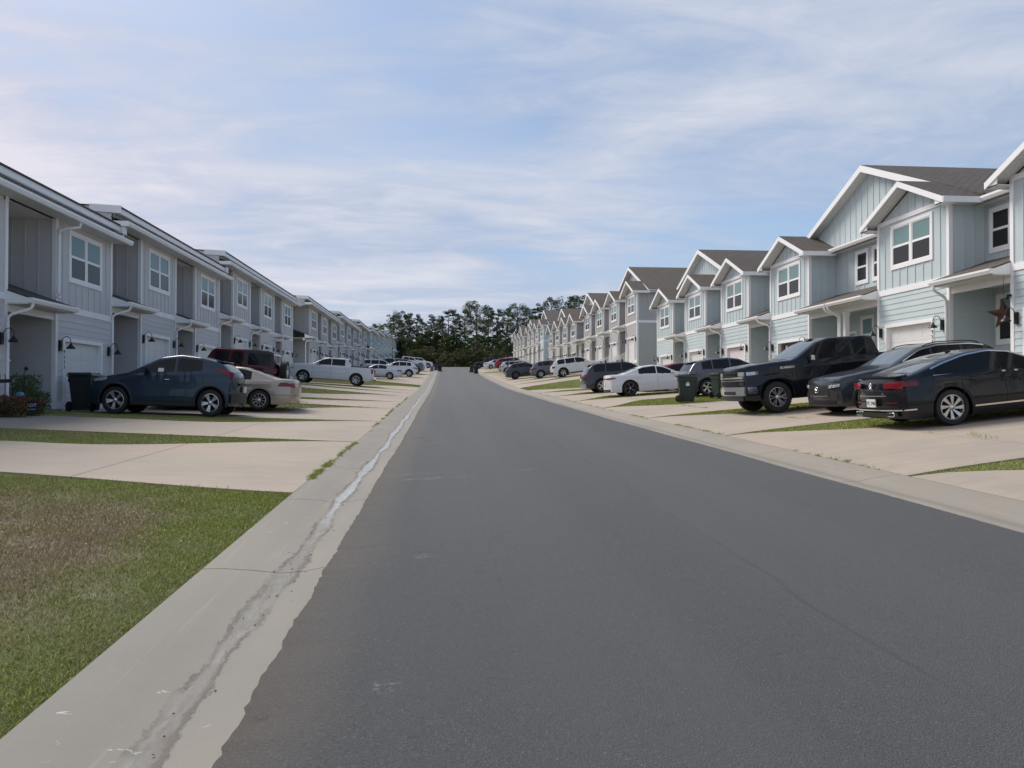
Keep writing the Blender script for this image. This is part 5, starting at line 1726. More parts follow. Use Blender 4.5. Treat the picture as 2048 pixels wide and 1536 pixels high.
P = {}
P['navy'] = paint('dark_blue_car_paint', (0.022, 0.042, 0.066))
P['gold'] = paint('champagne_car_paint', (0.40, 0.345, 0.285), .5, .3)
P['red'] = paint('dark_red_car_paint', (0.065, 0.008, 0.010))
P['whiteC'] = paint('white_car_paint', (0.70, 0.71, 0.73), .05, .3)
P['silver'] = paint('silver_car_paint', (0.48, 0.50, 0.52), .6, .3)
P['black'] = paint('black_car_paint', (0.010, 0.011, 0.015), .2, .22)
P['char'] = paint('charcoal_car_paint', (0.050, 0.053, 0.060), .5, .28)
P['grey'] = paint('grey_car_paint', (0.12, 0.125, 0.14), .5, .28)
P['redbright'] = paint('red_car_paint', (0.28, 0.018, 0.02), .3, .26)
P['olive'] = paint('dark_green_car_paint', (0.030, 0.038, 0.028), .2, .4)
P['matt'] = basic('black_hardtop', (0.030, 0.031, 0.036), .55, .15, 4)

# 1 dark blue crossover
def juke_lamp(car, put):
    # boomerang tail lamps running up beside the rear glass
    for mb in car.side_patch(3.50, 3.98, lambda x: np.interp(x, [3.5, 3.75, 3.98], [1.20, 1.07, .98]), lambda x: np.interp(x, [3.5, 3.75, 3.98], [1.235, 1.20, 1.13]), .012, 10, 3): put('tail_light', mb, M['tail'])
c = T_crossover()
xq = (-9.20 - 6.42) / 2
add_car('parked_car', c, 'crossover', -7.80, 22.3, 0, -1, 1.0, dict(paint=P['navy'], roof=None) if False else dict(paint=P['navy'], glass=M['carglass']),
        dict(rim='split5', rimf=.68, windows=[(1.62, 2.38), (2.46, 3.12)], ws=(1.27, 2.02), rw=(3.60, 3.93), gaps=[1.28, 2.42, 3.18], handles=[2.2], handlemat=M['chrome'], mirror=1.62,
             arch=M['plastic'], archw=.05, wt=.10, hz=.13, lights=[(-1, .45, .72, .70, .78, 'head')], sidelights=[(.26, .62, lambda x: .80 + .12 * (x - .26), lambda x: .86 + .20 * (x - .26), 'head')],
             caps=[('rear_bumper', 1, -.80, .80, .34, .58, M['plastic'], .010), ('tailgate_trim', 1, -.4, .4, .80, .86, M['plastic'], .008), ('front_bumper', -1, -.75, .75, .30, .50, M['plastic'], .010)],
             sides=[('sill_trim', 1.32, 2.92, .25, .34, M['plastic'], .008), ('window_sticker', 1.95, 2.1, 1.10, 1.19, M['sticker'], .009)], plate=(1, .70), spoiler=(3.50, .16), extra=[juke_lamp], yaw=1.5),
        'dark blue crossover with tall red tail lamps parked nose towards the garage of number 9533', 'car', 'vehicles on the driveways', sz=1.10)
# 2 champagne sedan
c = T_sedan()
add_car('parked_car', c, 'sedan', -7.30, 25.55, 0, -1, .97, dict(paint=P['gold']),
        dict(rim='ten', windows=[(1.72, 2.62), (2.68, 3.50)], ws=(1.52, 2.3), rw=(3.42, 4.15), gaps=[1.52, 2.65, 3.60], handles=[2.5, 3.42], mirror=1.8, wt=.085,
             sidelights=[(4.38, 4.79, lambda x: .80 - .0 * x, lambda x: .80 + .13 * min(1, (x - 4.36) / .1), 'tail'), (.2, .5, .62, .70, 'head')], lights=[(1, .60, .84, .78, .92, 'tail'), (-1, .5, .8, .58, .68, 'head')],
             caps=[('rear_garnish', 1, -.35, .35, .80, .84, M['chrome'], .010), ('bumper_seam', 1, -.85, .85, .50, .508, M['well'], .003)], plate=(1, .68),
             sides=[('body_moulding', 1.4, 3.35, .46, .50, P['gold'], .016), ('bumper_seam', 4.18, 4.79, .515, .525, M['well'], .002), ('fuel_flap', 3.98, 4.16, .74, .76, M['well'], .001)], yaw=1.0),
        'champagne sedan parked between the dark blue crossover and the dark red off-road car', 'car', 'vehicles on the driveways')
# 3 red off-roader with black hardtop
def jeep_extra(rear_glass=True, spare=True, dark_from=2.55, top=True, topmat=None):
    def f(car, put):
        tm = topmat or P['matt']
        if top:
            for mb in car.side_patch(dark_from + .55, 4.33, lambda x: car.B(x) + .01, lambda x: car.H(x) - .03, .004, 16, 4): put('hardtop', mb, tm)
            put('hardtop_roof', car.top_patch(1.95, 4.27, -1.06, 1.06, .012), tm)
            for mb in car.side_patch(3.28, 4.18, lambda x: car.B(x) + .08, lambda x: car.H(x) - .13, .012, 8, 4): put('side_window', mb, M['carglass'])
        for c_ in (car.xf, car.xr):
            for sg in (-1, 1):
                mb = MB(); y0, y1 = car.W / 2 - .05, car.W / 2 + .15
                q = [(c_ - .62, .74), (c_ - .5, .90), (c_ - .35, .965), (c_ + .35, .965), (c_ + .5, .90), (c_ + .64, .70)]
                G = [[(x, sg * y0, z) for x, z in q], [(x, sg * y1, z) for x, z in q], [(x, sg * y1, z - .05) for x, z in q], [(x, sg * y0, z - .05) for x, z in q]]
                mb.grid(G, False); put('fender_flare', mb, M['plastic'])
        for sg in (-1, 1):
            mb = MB(); a, b = sorted((sg * (car.W / 2 + .0), sg * (car.W / 2 + .12))); mb.box(1.35, 3.05, a, b, .46, .52); put('side_step', mb, M['plastic'])
        if spare:
            ty, rm, hb = wheel_meshes(.42, .28, 'five')
            e = put('spare_wheel', MB_box(4.40, 4.52, -.1, .1, .95, 1.2), M['plastic'])
            for me in (ty, rm, hb):
                k = obj(me.name.split('.')[0], me, e); k.location = (4.60, .05, 1.08); k.rotation_euler = (0, 0, RAD(90))
            put('rear_bumper', MB_box(4.36, 4.55, -.78, .78, .52, .68), M['plastic'])
            put('tail_light', MB_box(4.36, 4.46, -.82, -.70, .98, 1.16), M['tail']); put('tail_light', MB_box(4.36, 4.46, .70, .82, .98, 1.16), M['tail'])
    return f
def MB_box(*a):
    m_ = MB(); m_.box(*a); return m_
c = T_jeep()
add_car('off_road_car', c, 'jeep', -8.5, 30.0, .04, -1, .93, dict(paint=P['red']),
        dict(rim='five', stance=.12, windows=[(1.98, 2.50), (2.66, 3.02)], ws=(1.54, 1.86), rw=(4.30, 4.36), gaps=[1.7, 2.58, 3.08], handles=[2.4, 2.98], handlemat=M['plastic'], mirror=1.75, mirrormat=M['plastic'], wt=.14, wl=.06, hz=.12,
             lights=[(-1, .42, .60, .86, 1.02, 'head')], extra=[jeep_extra()]),
        'dark red off-road car with black hardtop and rear spare wheel behind the champagne sedan', 'off-road car', 'vehicles on the driveways', sz=.97)
# 4 white pickup
def ram_extra(car, put):
    put('rear_bumper', MB_box(5.80, 6.0, -.95, .95, .50, .72), M['chrome'])
    for sg in (-1, 1):
        a, b = sorted((sg * .84, sg * 1.0)); put('tail_light', MB_box(5.78, 5.91, a, b, .92, 1.24), M['tail'])
    put('tow_hitch', MB_box(5.9, 6.08, -.05, .05, .42, .5), M['plastic'])
    put('front_bumper', MB_box(-.06, .16, -.98, .98, .5, .74), M['silver'])
    put('grille', car.cap_patch(-1, -.62, .62, .80, 1.04, .012), M['plastic'])
    mb = MB(); mb.box(.55, .8, -.2, .2, 1.30, 1.345); put('bonnet_scoop', mb, M['plastic'])
c = T_pickup()
add_car('pickup_truck', c, 'pickup', -7.82, 53.9, 0, -1, .96, dict(paint=P['whiteC']),
        dict(rim='six', windows=[(1.90, 2.92), (2.98, 3.90)], ws=(1.72, 2.42), rw=(4.0, 4.14), gaps=[1.62, 2.95, 4.0, 4.19], handles=[2.8, 3.85], handlemat=M['silver'], mirror=2.05, mirrormat=M['chrome'], wt=.10, wtop=1.80, hz=.12,
             lights=[(-1, .62, .90, .86, 1.04, 'head')], sidelights=[(.14, .36, .92, 1.04, 'head')], sides=[('body_moulding', 1.66, 4.1, .80, .83, M['silver'], .008)], extra=[ram_extra, bed(4.25, 5.85, 1.36)]),
        'white crew cab pickup truck parked nose in beyond the off-road car', 'pickup truck', 'vehicles on the driveways')
# 5 silver sedan
def simple(name, typ, cx, cy, head, scale, pt, label, cat='car', rim='five', sz=None, **kw):
    c = {'sedan': T_sedan, 'suv': T_suv, 'longsuv': T_longsuv, 'pickup': T_pickup, 'jeep': T_jeep, 'crossover': T_crossover, 'lowsuv': T_lowsuv, 'fast': T_fastback}[typ]()
    base = dict(
        sedan=dict(windows=[(1.72, 2.62), (2.68, 3.45)], ws=(1.52, 2.3), rw=(3.42, 4.12), gaps=[1.52, 2.65, 3.6], handles=[2.5, 3.4], mirror=1.8, wt=.085, lights=[(1, .50, .84, .80, .94, 'tail'), (-1, .45, .80, .58, .68, 'head')], sidelights=[(4.5, 4.79, .82, .94, 'tail'), (.2, .48, .62, .70, 'head')], caps=[('grille', -1, -.4, .4, .40, .60, M['plastic'], .01), ('rear_bumper', 1, -.6, .6, .30, .40, M['plastic'], .01)], plate=(1, .68)),
        suv=dict(windows=[(1.62, 2.42), (2.48, 3.22), (3.28, 3.72)], ws=(1.32, 2.05), rw=(4.02, 4.30), gaps=[1.35, 2.45, 3.3], handles=[2.3, 3.15], mirror=1.66, wt=.09, lights=[(1, .48, .86, .86, 1.0, 'tail'), (-1, .45, .8, .68, .78, 'head')], sidelights=[(4.0, 4.32, .92, 1.04, 'tail'), (.2, .5, .74, .84, 'head')], caps=[('rear_bumper', 1, -.8, .8, .32, .56, M['plastic'], .01), ('front_bumper', -1, -.8, .8, .30, .48, M['plastic'], .01), ('grille', -1, -.5, .5, .52, .74, M['plastic'], .012)], arch=M['plastic'], rails=(2.2, 3.8), plate=(1, .76), spoiler=(3.92, .18), sides=[('sill_trim', 1.4, 3.1, .24, .34, M['plastic'], .008)]),
        longsuv=dict(windows=[(1.75, 2.68), (2.75, 3.62), (3.70, 4.38)], ws=(1.42, 2.1), rw=(4.55, 4.80), gaps=[1.5, 2.72, 3.68], handles=[2.55, 3.5], mirror=1.8, wt=.09, lights=[(1, .68, .92, .86, 1.12, 'tail'), (-1, .5, .86, .72, .88, 'head')], sidelights=[(4.66, 4.86, .90, 1.10, 'tail'), (.16, .42, .80, .92, 'head')], caps=[('rear_bumper', 1, -.85, .85, .32, .56, M['plastic'], .01), ('grille', -1, -.55, .55, .55, .85, M['plastic'], .012)], rails=(2.2, 4.3), plate=(1, .80), spoiler=(4.40, .2), arch=M['plastic'], sides=[('sill_trim', 1.4, 3.5, .25, .34, M['plastic'], .008)]),
        lowsuv=dict(windows=[(1.85, 2.62), (2.68, 3.42), (3.5, 3.98)], ws=(1.62, 2.38), rw=(4.24, 4.5), gaps=[1.6, 2.65, 3.45], handles=[2.45, 3.3], mirror=1.92, wt=.09, lights=[(1, .48, .86, .88, 1.0, 'tail'), (-1, .45, .84, .66, .78, 'head')], plate=(1, .76)),
        pickup=dict(windows=[(1.90, 2.92), (2.98, 3.90)], ws=(1.72, 2.42), rw=(4.0, 4.14), gaps=[1.62, 2.95, 4.0], handles=[2.8, 3.85], mirror=2.05, wt=.10, wtop=1.80, lights=[(-1, .60, .90, .86, 1.04, 'head'), (1, .8, .95, .9, 1.2, 'tail')], caps=[('grille', -1, -.55, .55, .75, 1.04, M['plastic'], .015), ('front_bumper', -1, -.95, .95, .42, .66, M['silver'], .03), ('rear_bumper', 1, -.9, .9, .46, .66, M['silver'], .03)], arch=M['plastic'], extra=[bed(4.25, 5.85, 1.36)]),
        jeep=dict(stance=.12, windows=[(1.98, 2.50), (2.66, 3.02)], ws=(1.54, 1.86), rw=(4.30, 4.36), gaps=[1.7, 2.58, 3.08], handles=[2.4], handlemat=M['plastic'], mirror=1.75, mirrormat=M['plastic'], wt=.14, wl=.06, lights=[(-1, .42, .60, .86, 1.02, 'head')], extra=[jeep_extra(topmat=pt)]),
        crossover=dict(windows=[(1.62, 2.38), (2.46, 3.25)], ws=(1.27, 2.02), rw=(3.60, 3.93), gaps=[1.28, 2.42], mirror=1.62, wt=.10, lights=[(1, .45, .78, .82, .96, 'tail'), (-1, .45, .72, .70, .78, 'head')], arch=M['plastic']),
        fast=dict(windows=[(1.8, 2.6), (2.66, 3.6)], ws=(1.56, 2.38), rw=(3.5, 4.38), gaps=[1.5, 2.63], mirror=1.85, wt=.08, lights=[(1, .4, .86, .78, .92, 'tail')]),
    )[typ]
    base = dict(base); base['rim'] = rim; base.update(kw)
    return add_car(name, c, typ, cx, cy, 0, head, scale, dict(paint=pt), base, label, cat, 'vehicles on the driveways', sz)
simple('parked_car', 'sedan', -6.62, 75.8, -1, .98, P['silver'], 'silver sedan with its tail to the road just past the white pickup', rim='ten')
simple('parked_car', 'suv', -5.15, 86.0, -1, 1.0, P['whiteC'], 'white hatchback showing red tail lamps directly behind the silver sedan')
simple('parked_car', 'longsuv', -7.35, 92.0, 1, 1.0, P['silver'], 'silver-grey sport utility car close to the aqua houses with dark windows')
simple('pickup_truck', 'pickup', -5.2, 99.2, 1, .93, P['grey'], 'grey pickup truck nose to the road with black wheels beyond the silver sedan', 'pickup truck', rim='dark5')
simple('parked_car', 'longsuv', -6.2, 108.5, 1, 1.0, P['black'], 'black sport utility car half hidden behind the grey pickup')
simple('parked_car', 'sedan', -5.2, 115, 1, 1.0, P['char'], 'dark sedan low behind the grey pickup, nose to the road')
simple('pickup_truck', 'pickup', -5.6, 127.0, 1, .97, P['whiteC'], 'white pickup truck at the far left end of the driveways', 'pickup truck')
simple('parked_car', 'longsuv', -4.3, 139, 1, 1.0, P['whiteC'], 'farthest white vehicle on the left before the wood')

# right side ------------------------------------------------------
# black fastback
c = T_fastback()
add_car('parked_car', c, 'fast', 9.90, 14.05, 0, 1, .88, dict(paint=P['black']),
        dict(rim='swirl', rimf=.70, windows=[(1.80, 2.62), (2.67, 3.42), (3.47, 3.98)], ws=(1.58, 2.40), rw=(3.45, 4.38), rwmat=M['windshield'], gaps=[1.55, 2.64, 3.52], handles=[2.5, 3.36], mirror=1.88, wt=.075, frame=M['chrome'], frame_range=(1.72, 4.08),
             lights=[(1, .42, .86, lambda y: .80 + .02 * (.86 - y), lambda y: .90 + .03 * min(1, (y - .42) / .1) - .0, 'tail')], sidelights=[(4.42, 4.72, .83, lambda x: .93 - .05 * max(0, 4.6 - x), 'tail')],
             caps=[('bumper_strip', 1, -.84, .84, .365, .39, M['chrome'], .018), ('tailgate_crease', 1, -.46, .46, .655, .672, M['silver'], .012), ('reflector', 1, -.72, -.42, .52, .535, M['tail'], .012), ('reflector', 1, .42, .72, .52, .535, M['tail'], .012), ('lower_diffuser', 1, -.7, .7, .24, .33, M['plastic'], .008)],
             sides=[('sill_moulding', 1.36, 3.32, .315, .345, M['chrome'], .012), ('bumper_strip', 4.50, 4.73, .365, .39, M['chrome'], .010)],
             plate=(1, .52, '7YC M01'), spoiler=(4.56, .20), fin=3.12, texts=[('ARTEON', .055, 1, 0, .785, M['chrome']), ('SEL', .04, 1, .40, .71, M['chrome'])], extra=[vw_emblem(1, 0, .865, .055), exhaust(1, (-.55, .55), .29)]),
        'glossy black fastback sedan with chrome window line, rear towards the road at the picture edge', 'car', 'vehicles on the driveways')
# dark crossover nose out
c = T_lowsuv()
def cx_lights(car, put):
    for sg in (-1, 1):
        for q in (.58, .68):
            x = car.capx(-1, sg * q, .745) - .012; mb = MB()
            mb.tube([(x, sg * q + .035 * math.cos(2 * math.pi * k / 12), .745 + .028 * math.sin(2 * math.pi * k / 12)) for k in range(13)], .006, 5, False); put('head_light_ring', mb, M['chrome'])
add_car('parked_car', c, 'lowsuv', 10.38, 17.45, 0, -1, .875, dict(paint=P['char']),
        dict(rim='split5dark', windows=[(1.90, 2.62), (2.68, 3.42), (3.50, 4.02)], ws=(1.62, 2.38), rw=(4.24, 4.5), gaps=[1.62, 2.65, 3.5], handles=[2.5, 3.4], mirror=1.98, wt=.085, arch=M['plastic'], archw=.08, rails=(2.5, 4.0), railmat=M['plastic'], frame=M['chrome'], frame_range=(1.85, 4.05), frame_top=True,
             lights=[(-1, .50, .84, lambda y: .69 + .10 * (y - .5), lambda y: .77 + .06 * (y - .5), 'head')],
             caps=[('grille', -1, -.50, .50, .50, .77, M['plastic'], .010), ('air_intake', -1, -.72, .72, .30, .40, M['well'], .010), ('chin_trim', -1, -.80, .80, .24, .295, M['plastic'], .012), ('intake_surround', -1, .58, .78, .38, .58, M['plastic'], .010), ('intake_surround', -1, -.78, -.58, .38, .58, M['plastic'], .010)],
             extra=[wing_emblem(-1, 0, .66, .075), honeycomb(-1, .46, .52, .76, M['gunmetal']), bars(-1, -.46, .46, [.495], .012, M['silver'], .018, 'grille_trim'), cx_lights]),
        'charcoal crossover nose to the road between the black pickup and the black fastback', 'car', 'vehicles on the driveways')
# black pickup nose out
c = T_pickup()
def chevy(car, put):
    put('front_bumper', car.cap_patch(-1, -.95, .95, .52, .76, .045, 16, 3), M['chrome'])
    for mb in car.side_patch(.12, .40, .56, .74, .03, 6, 2): put('front_bumper', mb, M['chrome'])
    put('lower_bumper', car.cap_patch(-1, -.82, .82, .38, .50, .03, 16, 3), M['plastic'])
    put('bumper_opening', car.cap_patch(-1, -.45, .45, .55, .64, .05, 10, 2), M['well'])
    put('grille', car.cap_patch(-1, -.66, .66, .78, 1.18, .014, 16, 4), M['well'])
    put('chrome_bar', car.cap_patch(-1, -.90, .90, .985, 1.03, .042, 16, 2), M['chrome'])
    put('chrome_bar', car.cap_patch(-1, -.90, .90, .925, .945, .038, 16, 2), M['chrome'])
    for z in (.80, .835, .87, .90, 1.06, 1.10, 1.135):
        put('grille_bar', car.cap_patch(-1, -.60, .60, z, z + .013, .028, 12, 1), M['gunmetal'])
    for sg in (-1, 1):
        a, b = sorted((sg * .62, sg * .92)); put('head_light', car.cap_patch(-1, a, b, 1.05, 1.16, .02, 8, 2), M['head'])
        a, b = sorted((sg * .66, sg * .90)); put('daytime_light', car.cap_patch(-1, a, b, .80, .90, .03, 6, 2), M['gunmetal'])
        a, b = sorted((sg * .28, sg * .34)); put('tow_hook', MB_box(-.02, .12, a, b, .44, .50), M['chrome'])
    for mb in car.side_patch(.13, .40, 1.06, 1.15, .012, 6, 2): put('head_light', mb, M['head'])
    for mb in car.side_patch(.40, .48, 1.065, 1.145, .012, 3, 2): put('turn_signal', mb, M['amber'])
    for x in (2.55,):
        z = car.H(x); mb = MB(); mb.extr([(x - .12, -.08, z - .02), (x + .12, -.08, z - .02), (x + .10, -.08, z + .05), (x + .02, -.08, z + .06)], (0, .16, 0)); put('roof_antenna', mb, M['plastic'])
add_car('pickup_truck', c, 'pickup', 9.84, 20.05, 0, -1, .855, dict(paint=P['black']),
        dict(rim='six', rimf=.62, windows=[(1.90, 2.92), (3.00, 3.86)], ws=(1.72, 2.42), rw=(4.0, 4.14), gaps=[1.62, 2.96, 4.0], handles=[2.78, 3.84], mirror=2.08, mirrormat=M['chrome'], wt=.10, wtop=1.80, hz=.12, stance=.02,
             sidetexts=[('SILVERADO', .085, -1, 1.36, 1.19, M['chrome'])], extra=[chevy, bed(4.25, 5.85, 1.36)]),
        'black crew cab pickup truck with chrome bumper and chunky tyres facing the road', 'pickup truck', 'vehicles on the driveways', sz=.92)
# grey crossover nose in behind the bins
simple('parked_car', 'suv', 11.25, 30.4, 1, .88, P['grey'], 'grey crossover with wide red tail lamps behind the two green bins', rim='split5', sz=.86,
       lights=[(1, .36, .86, lambda y: .90 - .02, lambda y: .96 + .06 * min(1, (y - .36) / .3), 'tail'), (1, .52, .80, .50, .56, 'tail')], sidelights=[(4.02, 4.33, lambda x: .93 + .04 * (4.32 - x), lambda x: 1.03 - .06 * (4.32 - x), 'tail')], rails=None, fin=3.3)
# white muscle sedan
c = T_muscle()
add_car('parked_car', c, 'muscle', 9.70, 35.3, 0, 1, .92, dict(paint=P['whiteC']),
        dict(rim='dark5', rimf=.70, windows=[(1.82, 2.62), (2.68, 3.55)], ws=(1.68, 2.36), rw=(3.52, 4.16), gaps=[1.6, 2.65, 3.66], handles=[2.5, 3.48], mirror=1.9, wt=.085, fin=3.25,
             lights=[(1, .42, .90, .84, .92, 'tail'), (-1, .5, .86, .62, .70, 'head')], sidelights=[(4.72, 4.92, .85, .92, 'tail')],
             caps=[('tail_light_bar', 1, -.42, .42, .86, .90, M['tail'], .010), ('lower_diffuser', 1, -.75, .75, .22, .36, M['plastic'], .010)], plate=(1, .62), spoiler=(4.78, .14), sides=[('sill_skirt', 1.45, 3.55, .19, .25, P['whiteC'], .02)]),
        'white low sedan with black wheels parked left of the green bins', 'car', 'vehicles on the driveways')
# dark long SUV with roof feet
simple('parked_car', 'longsuv', 9.7, 41.6, 1, .90, P['char'], 'dark grey sport utility car with roof bars behind the white low sedan', rim='five', extra=[crossbars([2.6, 3.6])], railmat=M['silver'],
       caps=[('rear_bumper', 1, -.85, .85, .30, .54, M['silver'], .02), ('bumper_trim', 1, -.6, .6, .60, .64, M['chrome'], .02)])
simple('parked_car', 'sedan', 12.1, 38.6, 1, .92, P['redbright'], 'dark red car of which only roof and side glass show behind the white low sedan')
simple('parked_car', 'longsuv', 11.45, 65.9, 1, .90, P['whiteC'], 'tall white sport utility car with black wheel arches on the sloping drive', archw=.08)
simple('parked_car', 'suv', 10.1, 71.3, 1, .92, P['grey'], 'mid-grey sport utility car just left of the tall white one')
simple('parked_car', 'lowsuv', 8.5, 76.8, 1, .98, P['char'], 'dark grey crossover with black wheels, frontmost of the far group on the right', rim='dark5')
simple('parked_car', 'suv', 9.6, 102, 1, 1.0, P['silver'], 'small silver car peeping out behind the dark grey crossover')
simple('parked_car', 'suv', 10.0, 117.5, 1, 1.0, P['redbright'], 'bright red sport utility car far along on the right')
simple('parked_car', 'suv', 11.3, 121.8, 1, 1.05, P['whiteC'], 'white sport utility car right behind the bright red one')
simple('parked_car', 'sedan', 9.2, 128, 1, 1.0, P['whiteC'], 'white sedan between the bright red car and the dark green off-road car')
simple('off_road_car', 'jeep', 7.6, 134, -1, 1.0, P['olive'], 'dark green off-road car at the far end on the right', 'off-road car', rim='dark5')
# ------------------------------------------------------------------ wheelie bins
def bin_parts():
    b = MB()
    def ring(w, d, z, off=0): return [(-w, -d + off, z), (w, -d + off, z), (w, d, z), (-w, d, z)]
    r0, r1, r2 = ring(.23, .26, .03, .04), ring(.29, .33, .80), ring(.30, .34, .94)
    b.grid([[*r, r[0]] for r in (r0, r1)], False)
    b.add(r0, [(0, 1, 2, 3)])
    b.grid([[*r, r[0]] for r in (ring(.31, .35, .80), r2, ring(.325, .37, .94), ring(.325, .37, .965))], False)
    b.add(ring(.325, .37, .965), [(0, 1, 2, 3)])
    for x in (-.15, 0, .15): b.box(x - .01, x + .01, -.335, -.31, .25, .78)
    l = MB()
    l.hexa([(-.34, -.40, .955), (.34, -.40, .955), (.34, .36, .975), (-.34, .36, .975), (-.30, -.36, 1.0), (.30, -.36, 1.0), (.30, .34, 1.05), (-.30, .34, 1.05)])
    l.box(-.22, .22, -.30, .25, 1.02, 1.045)
    h = MB(); h.tube([(-.24, .36, .98), (-.24, .44, 1.0), (.24, .44, 1.0), (.24, .36, .98)], .016, 6)
    ws = []
    for sg in (-1, 1):
        w = MB(); w.lathe([(0, -.03), (.09, -.03), (.13, -.028), (.14, -.015), (.14, .015), (.13, .028), (.09, .03), (0, .03)], 'x', (sg * .31, .28, .14), 20)
        for k in range(5):
            a = 2 * math.pi * k / 5
            w.m = 0
            w.box(sg * .31 - .034, sg * .31 + .034, .28 + .05 * math.cos(a) - .012, .28 + .05 * math.cos(a) + .012, .14 + .05 * math.sin(a) - .012, .14 + .05 * math.sin(a) + .012)
        ws.append(w)
    ax = MB(); ax.tube([(-.3, .28, .14), (.3, .28, .14)], .012, 6)
    return b, l, h, ws, ax
def add_bin(x, y, rot, mats, s, label, sticker=False, group='wheeled bins', zoff=0.0):
    y = dep(x, y)
    root = empty('wheeled_bin', (x, y, tz(x, y) + .012 + zoff), label, 'bin', group)
    root.rotation_euler = (0, 0, RAD(rot)); root.scale = (s, s, s)
    b, l, h, ws, ax = bin_parts()
    o = obj('bin_body', b.build('bin_body', mats[0], 30), root)
    obj('lid', l.build('lid', mats[1], 30), root); obj('handle', h.build('handle', mats[0]), root)
    for w in ws: obj('wheel', w.build('wheel', M['rubber'], 40), root)
    obj('axle', ax.build('axle', M['gunmetal']), root)
    if sticker:
        st = MB(); st.extr([(-.305 - .006, a, b2) for a, b2 in ((-.06, .62), (.07, .62), (.07, .70), (.045, .745), (-.01, .76), (-.045, .735), (-.06, .68))], (.03, 0, 0))
        obj('sticker', st.build('sticker', M['sticker']), root)
        st = MB()
        st.box(-.313, -.309, -.03, .04, .70, .72)
        obj('sticker_print', st.build('sticker_print', M['navy']), root)
    return root
G, GL_ = (M['bingreen'], M['binlid']), (M['bingrey'], M['binlid'])
# beside the road the sticker side faces the camera
add_bin(8.45, 26.9, 78, G, .92, 'green wheeled bin with a white sticker in front of the grey crossover', True)
add_bin(10.0, 27.9, 100, G, .86, 'second green wheeled bin, half hidden by the black pickup front')
add_bin(-10.22, 22.2, 175, GL_, 1.06, 'dark wheeled bin against the garage of number 9533 behind the blue crossover')
add_bin(-10.2, 28.6, 175, GL_, 1.05, 'dark wheeled bin with only its lid showing above the blue crossover')
add_bin(4.42, 105, 178, (M['black'], M['bingrey']), 1.0, 'black wheeled bin at the right kerb far up the road')
add_bin(4.10, 112, 170, (M['bingrey'], M['bingrey']), 1.0, 'grey wheeled bin just behind the black one at the right kerb')
add_bin(-.55, 117, 178, (M['black'], M['binlid']), 1.0, 'black wheeled bin with lighter lid at the left kerb far up the road')
add_bin(-1.75, 118, 160, (M['binblue'], M['binblue']), .72, 'small blue bin left of the far black bin')
add_bin(-1.15, 122, 170, (M['bingrey'], M['bingrey']), .9, 'narrow grey bin squeezed between the blue and the black one')

# ------------------------------------------------------------------ street lamp
def street_lamp(x, y, h, label):
    y = dep(x, y)
    z = tz(x, y)
    root = empty('street_lamp', (x, y, z), label, 'street lamp')
    p = MB(); p.lathe([(.0, 0), (.16, 0), (.16, .12), (.09, .25), (.075, .8), (.06, 1.0), (.045, h)], 'z', (0, 0, 0), 12)
    obj('pole', p.build('pole', M['black']), root)
    l = MB(); l.lathe([(0, h + .62), (.05, h + .6), (.20, h + .45), (.22, h + .42), (.20, h + .40), (.13, h + .02), (.08, h)], 'z', (0, 0, 0), 12)
    obj('lantern', l.build('lantern', M['black']), root)
street_lamp(8.0, 96.5, 4.1, 'slim black street lamp among the far cars on the right')

# ------------------------------------------------------------------ rusty star at the porch of 9534
def star():
    x, y, z = 14.58, dep(14.58, 20.15), F(.05) + 2.0
    root = empty('hanging_star', (x, y, z), 'rusty metal barn star hanging at the porch beside number 9534', 'star')
    mb = MB(); R1, R2 = .42, .17; pts = []
    for k in range(10):
        a = math.pi / 2 + math.pi * k / 5 + .12; r = R1 if k % 2 == 0 else R2
        pts.append((r * math.cos(a), 0, r * math.sin(a)))
    V = pts + [(0, -.09, 0), (0, .0, 0)]
    mb.add(V, [(k, (k + 1) % 10, 10) for k in range(10)] + [((k + 1) % 10, k, 11) for k in range(10)])
    obj('star_plate', mb.build('star_plate', M['rust']), root)
    w = MB(); w.tube([(0, 0, .34), (0, .02, 1.0)], .004, 5); obj('hanging_wire', w.build('hanging_wire', M['black']), root)
    root.rotation_euler = (0, 0, RAD(-18))
star()
def cam_box():
    r = empty('security_camera', (HR - .07, dep(HR, 19.86), F(.05) + 2.45), 'small black security camera on the corner board beside the rusty star', 'camera')
    m_ = MB(); m_.box(-.05, .05, -.03, .03, -.03, .03); obj('camera_housing', m_.build('camera_housing', M['black']), r)
    m_ = MB(); m_.lathe([(0, -.09), (.035, -.09), (.035, .0), (0, 0)], 'z', (-.05, 0, -.0), 10); obj('lens_tube', m_.build('lens_tube', M['black']), r)
cam_box()

# ------------------------------------------------------------------ plants by the left door
def clump(root, name, n, rad, h0, h1, leaf, w, mat, seed, spread=1.0, squash=1.0):
    rg = np.random.default_rng(seed)
    a = rg.uniform(0, 2 * np.pi, n); r = rad * np.sqrt(rg.uniform(0, 1, n))
    z = rg.uniform(h0, h1, n)
    C = np.stack([r * np.cos(a) * spread, r * np.sin(a) * squash, z], -1)
    d = rg.normal(0, 1, (n, 3)); d[:, 2] = np.abs(d[:, 2]) * .8; d /= np.linalg.norm(d, axis=1)[:, None]
    s = np.cross(d, rg.normal(0, 1, (n, 3))); s /= np.linalg.norm(s, axis=1)[:, None]
    L = leaf * rg.uniform(.6, 1.3, n)[:, None]; w_ = w * rg.uniform(.7, 1.2, n)[:, None]
    V = np.stack([C, C + d * L * .5 + s * w_, C + d * L, C + d * L * .5 - s * w_], 1).reshape(-1, 3)
    return obj(name, np_mesh(name, V, np.arange(4 * n).reshape(-1, 4), mat), root)
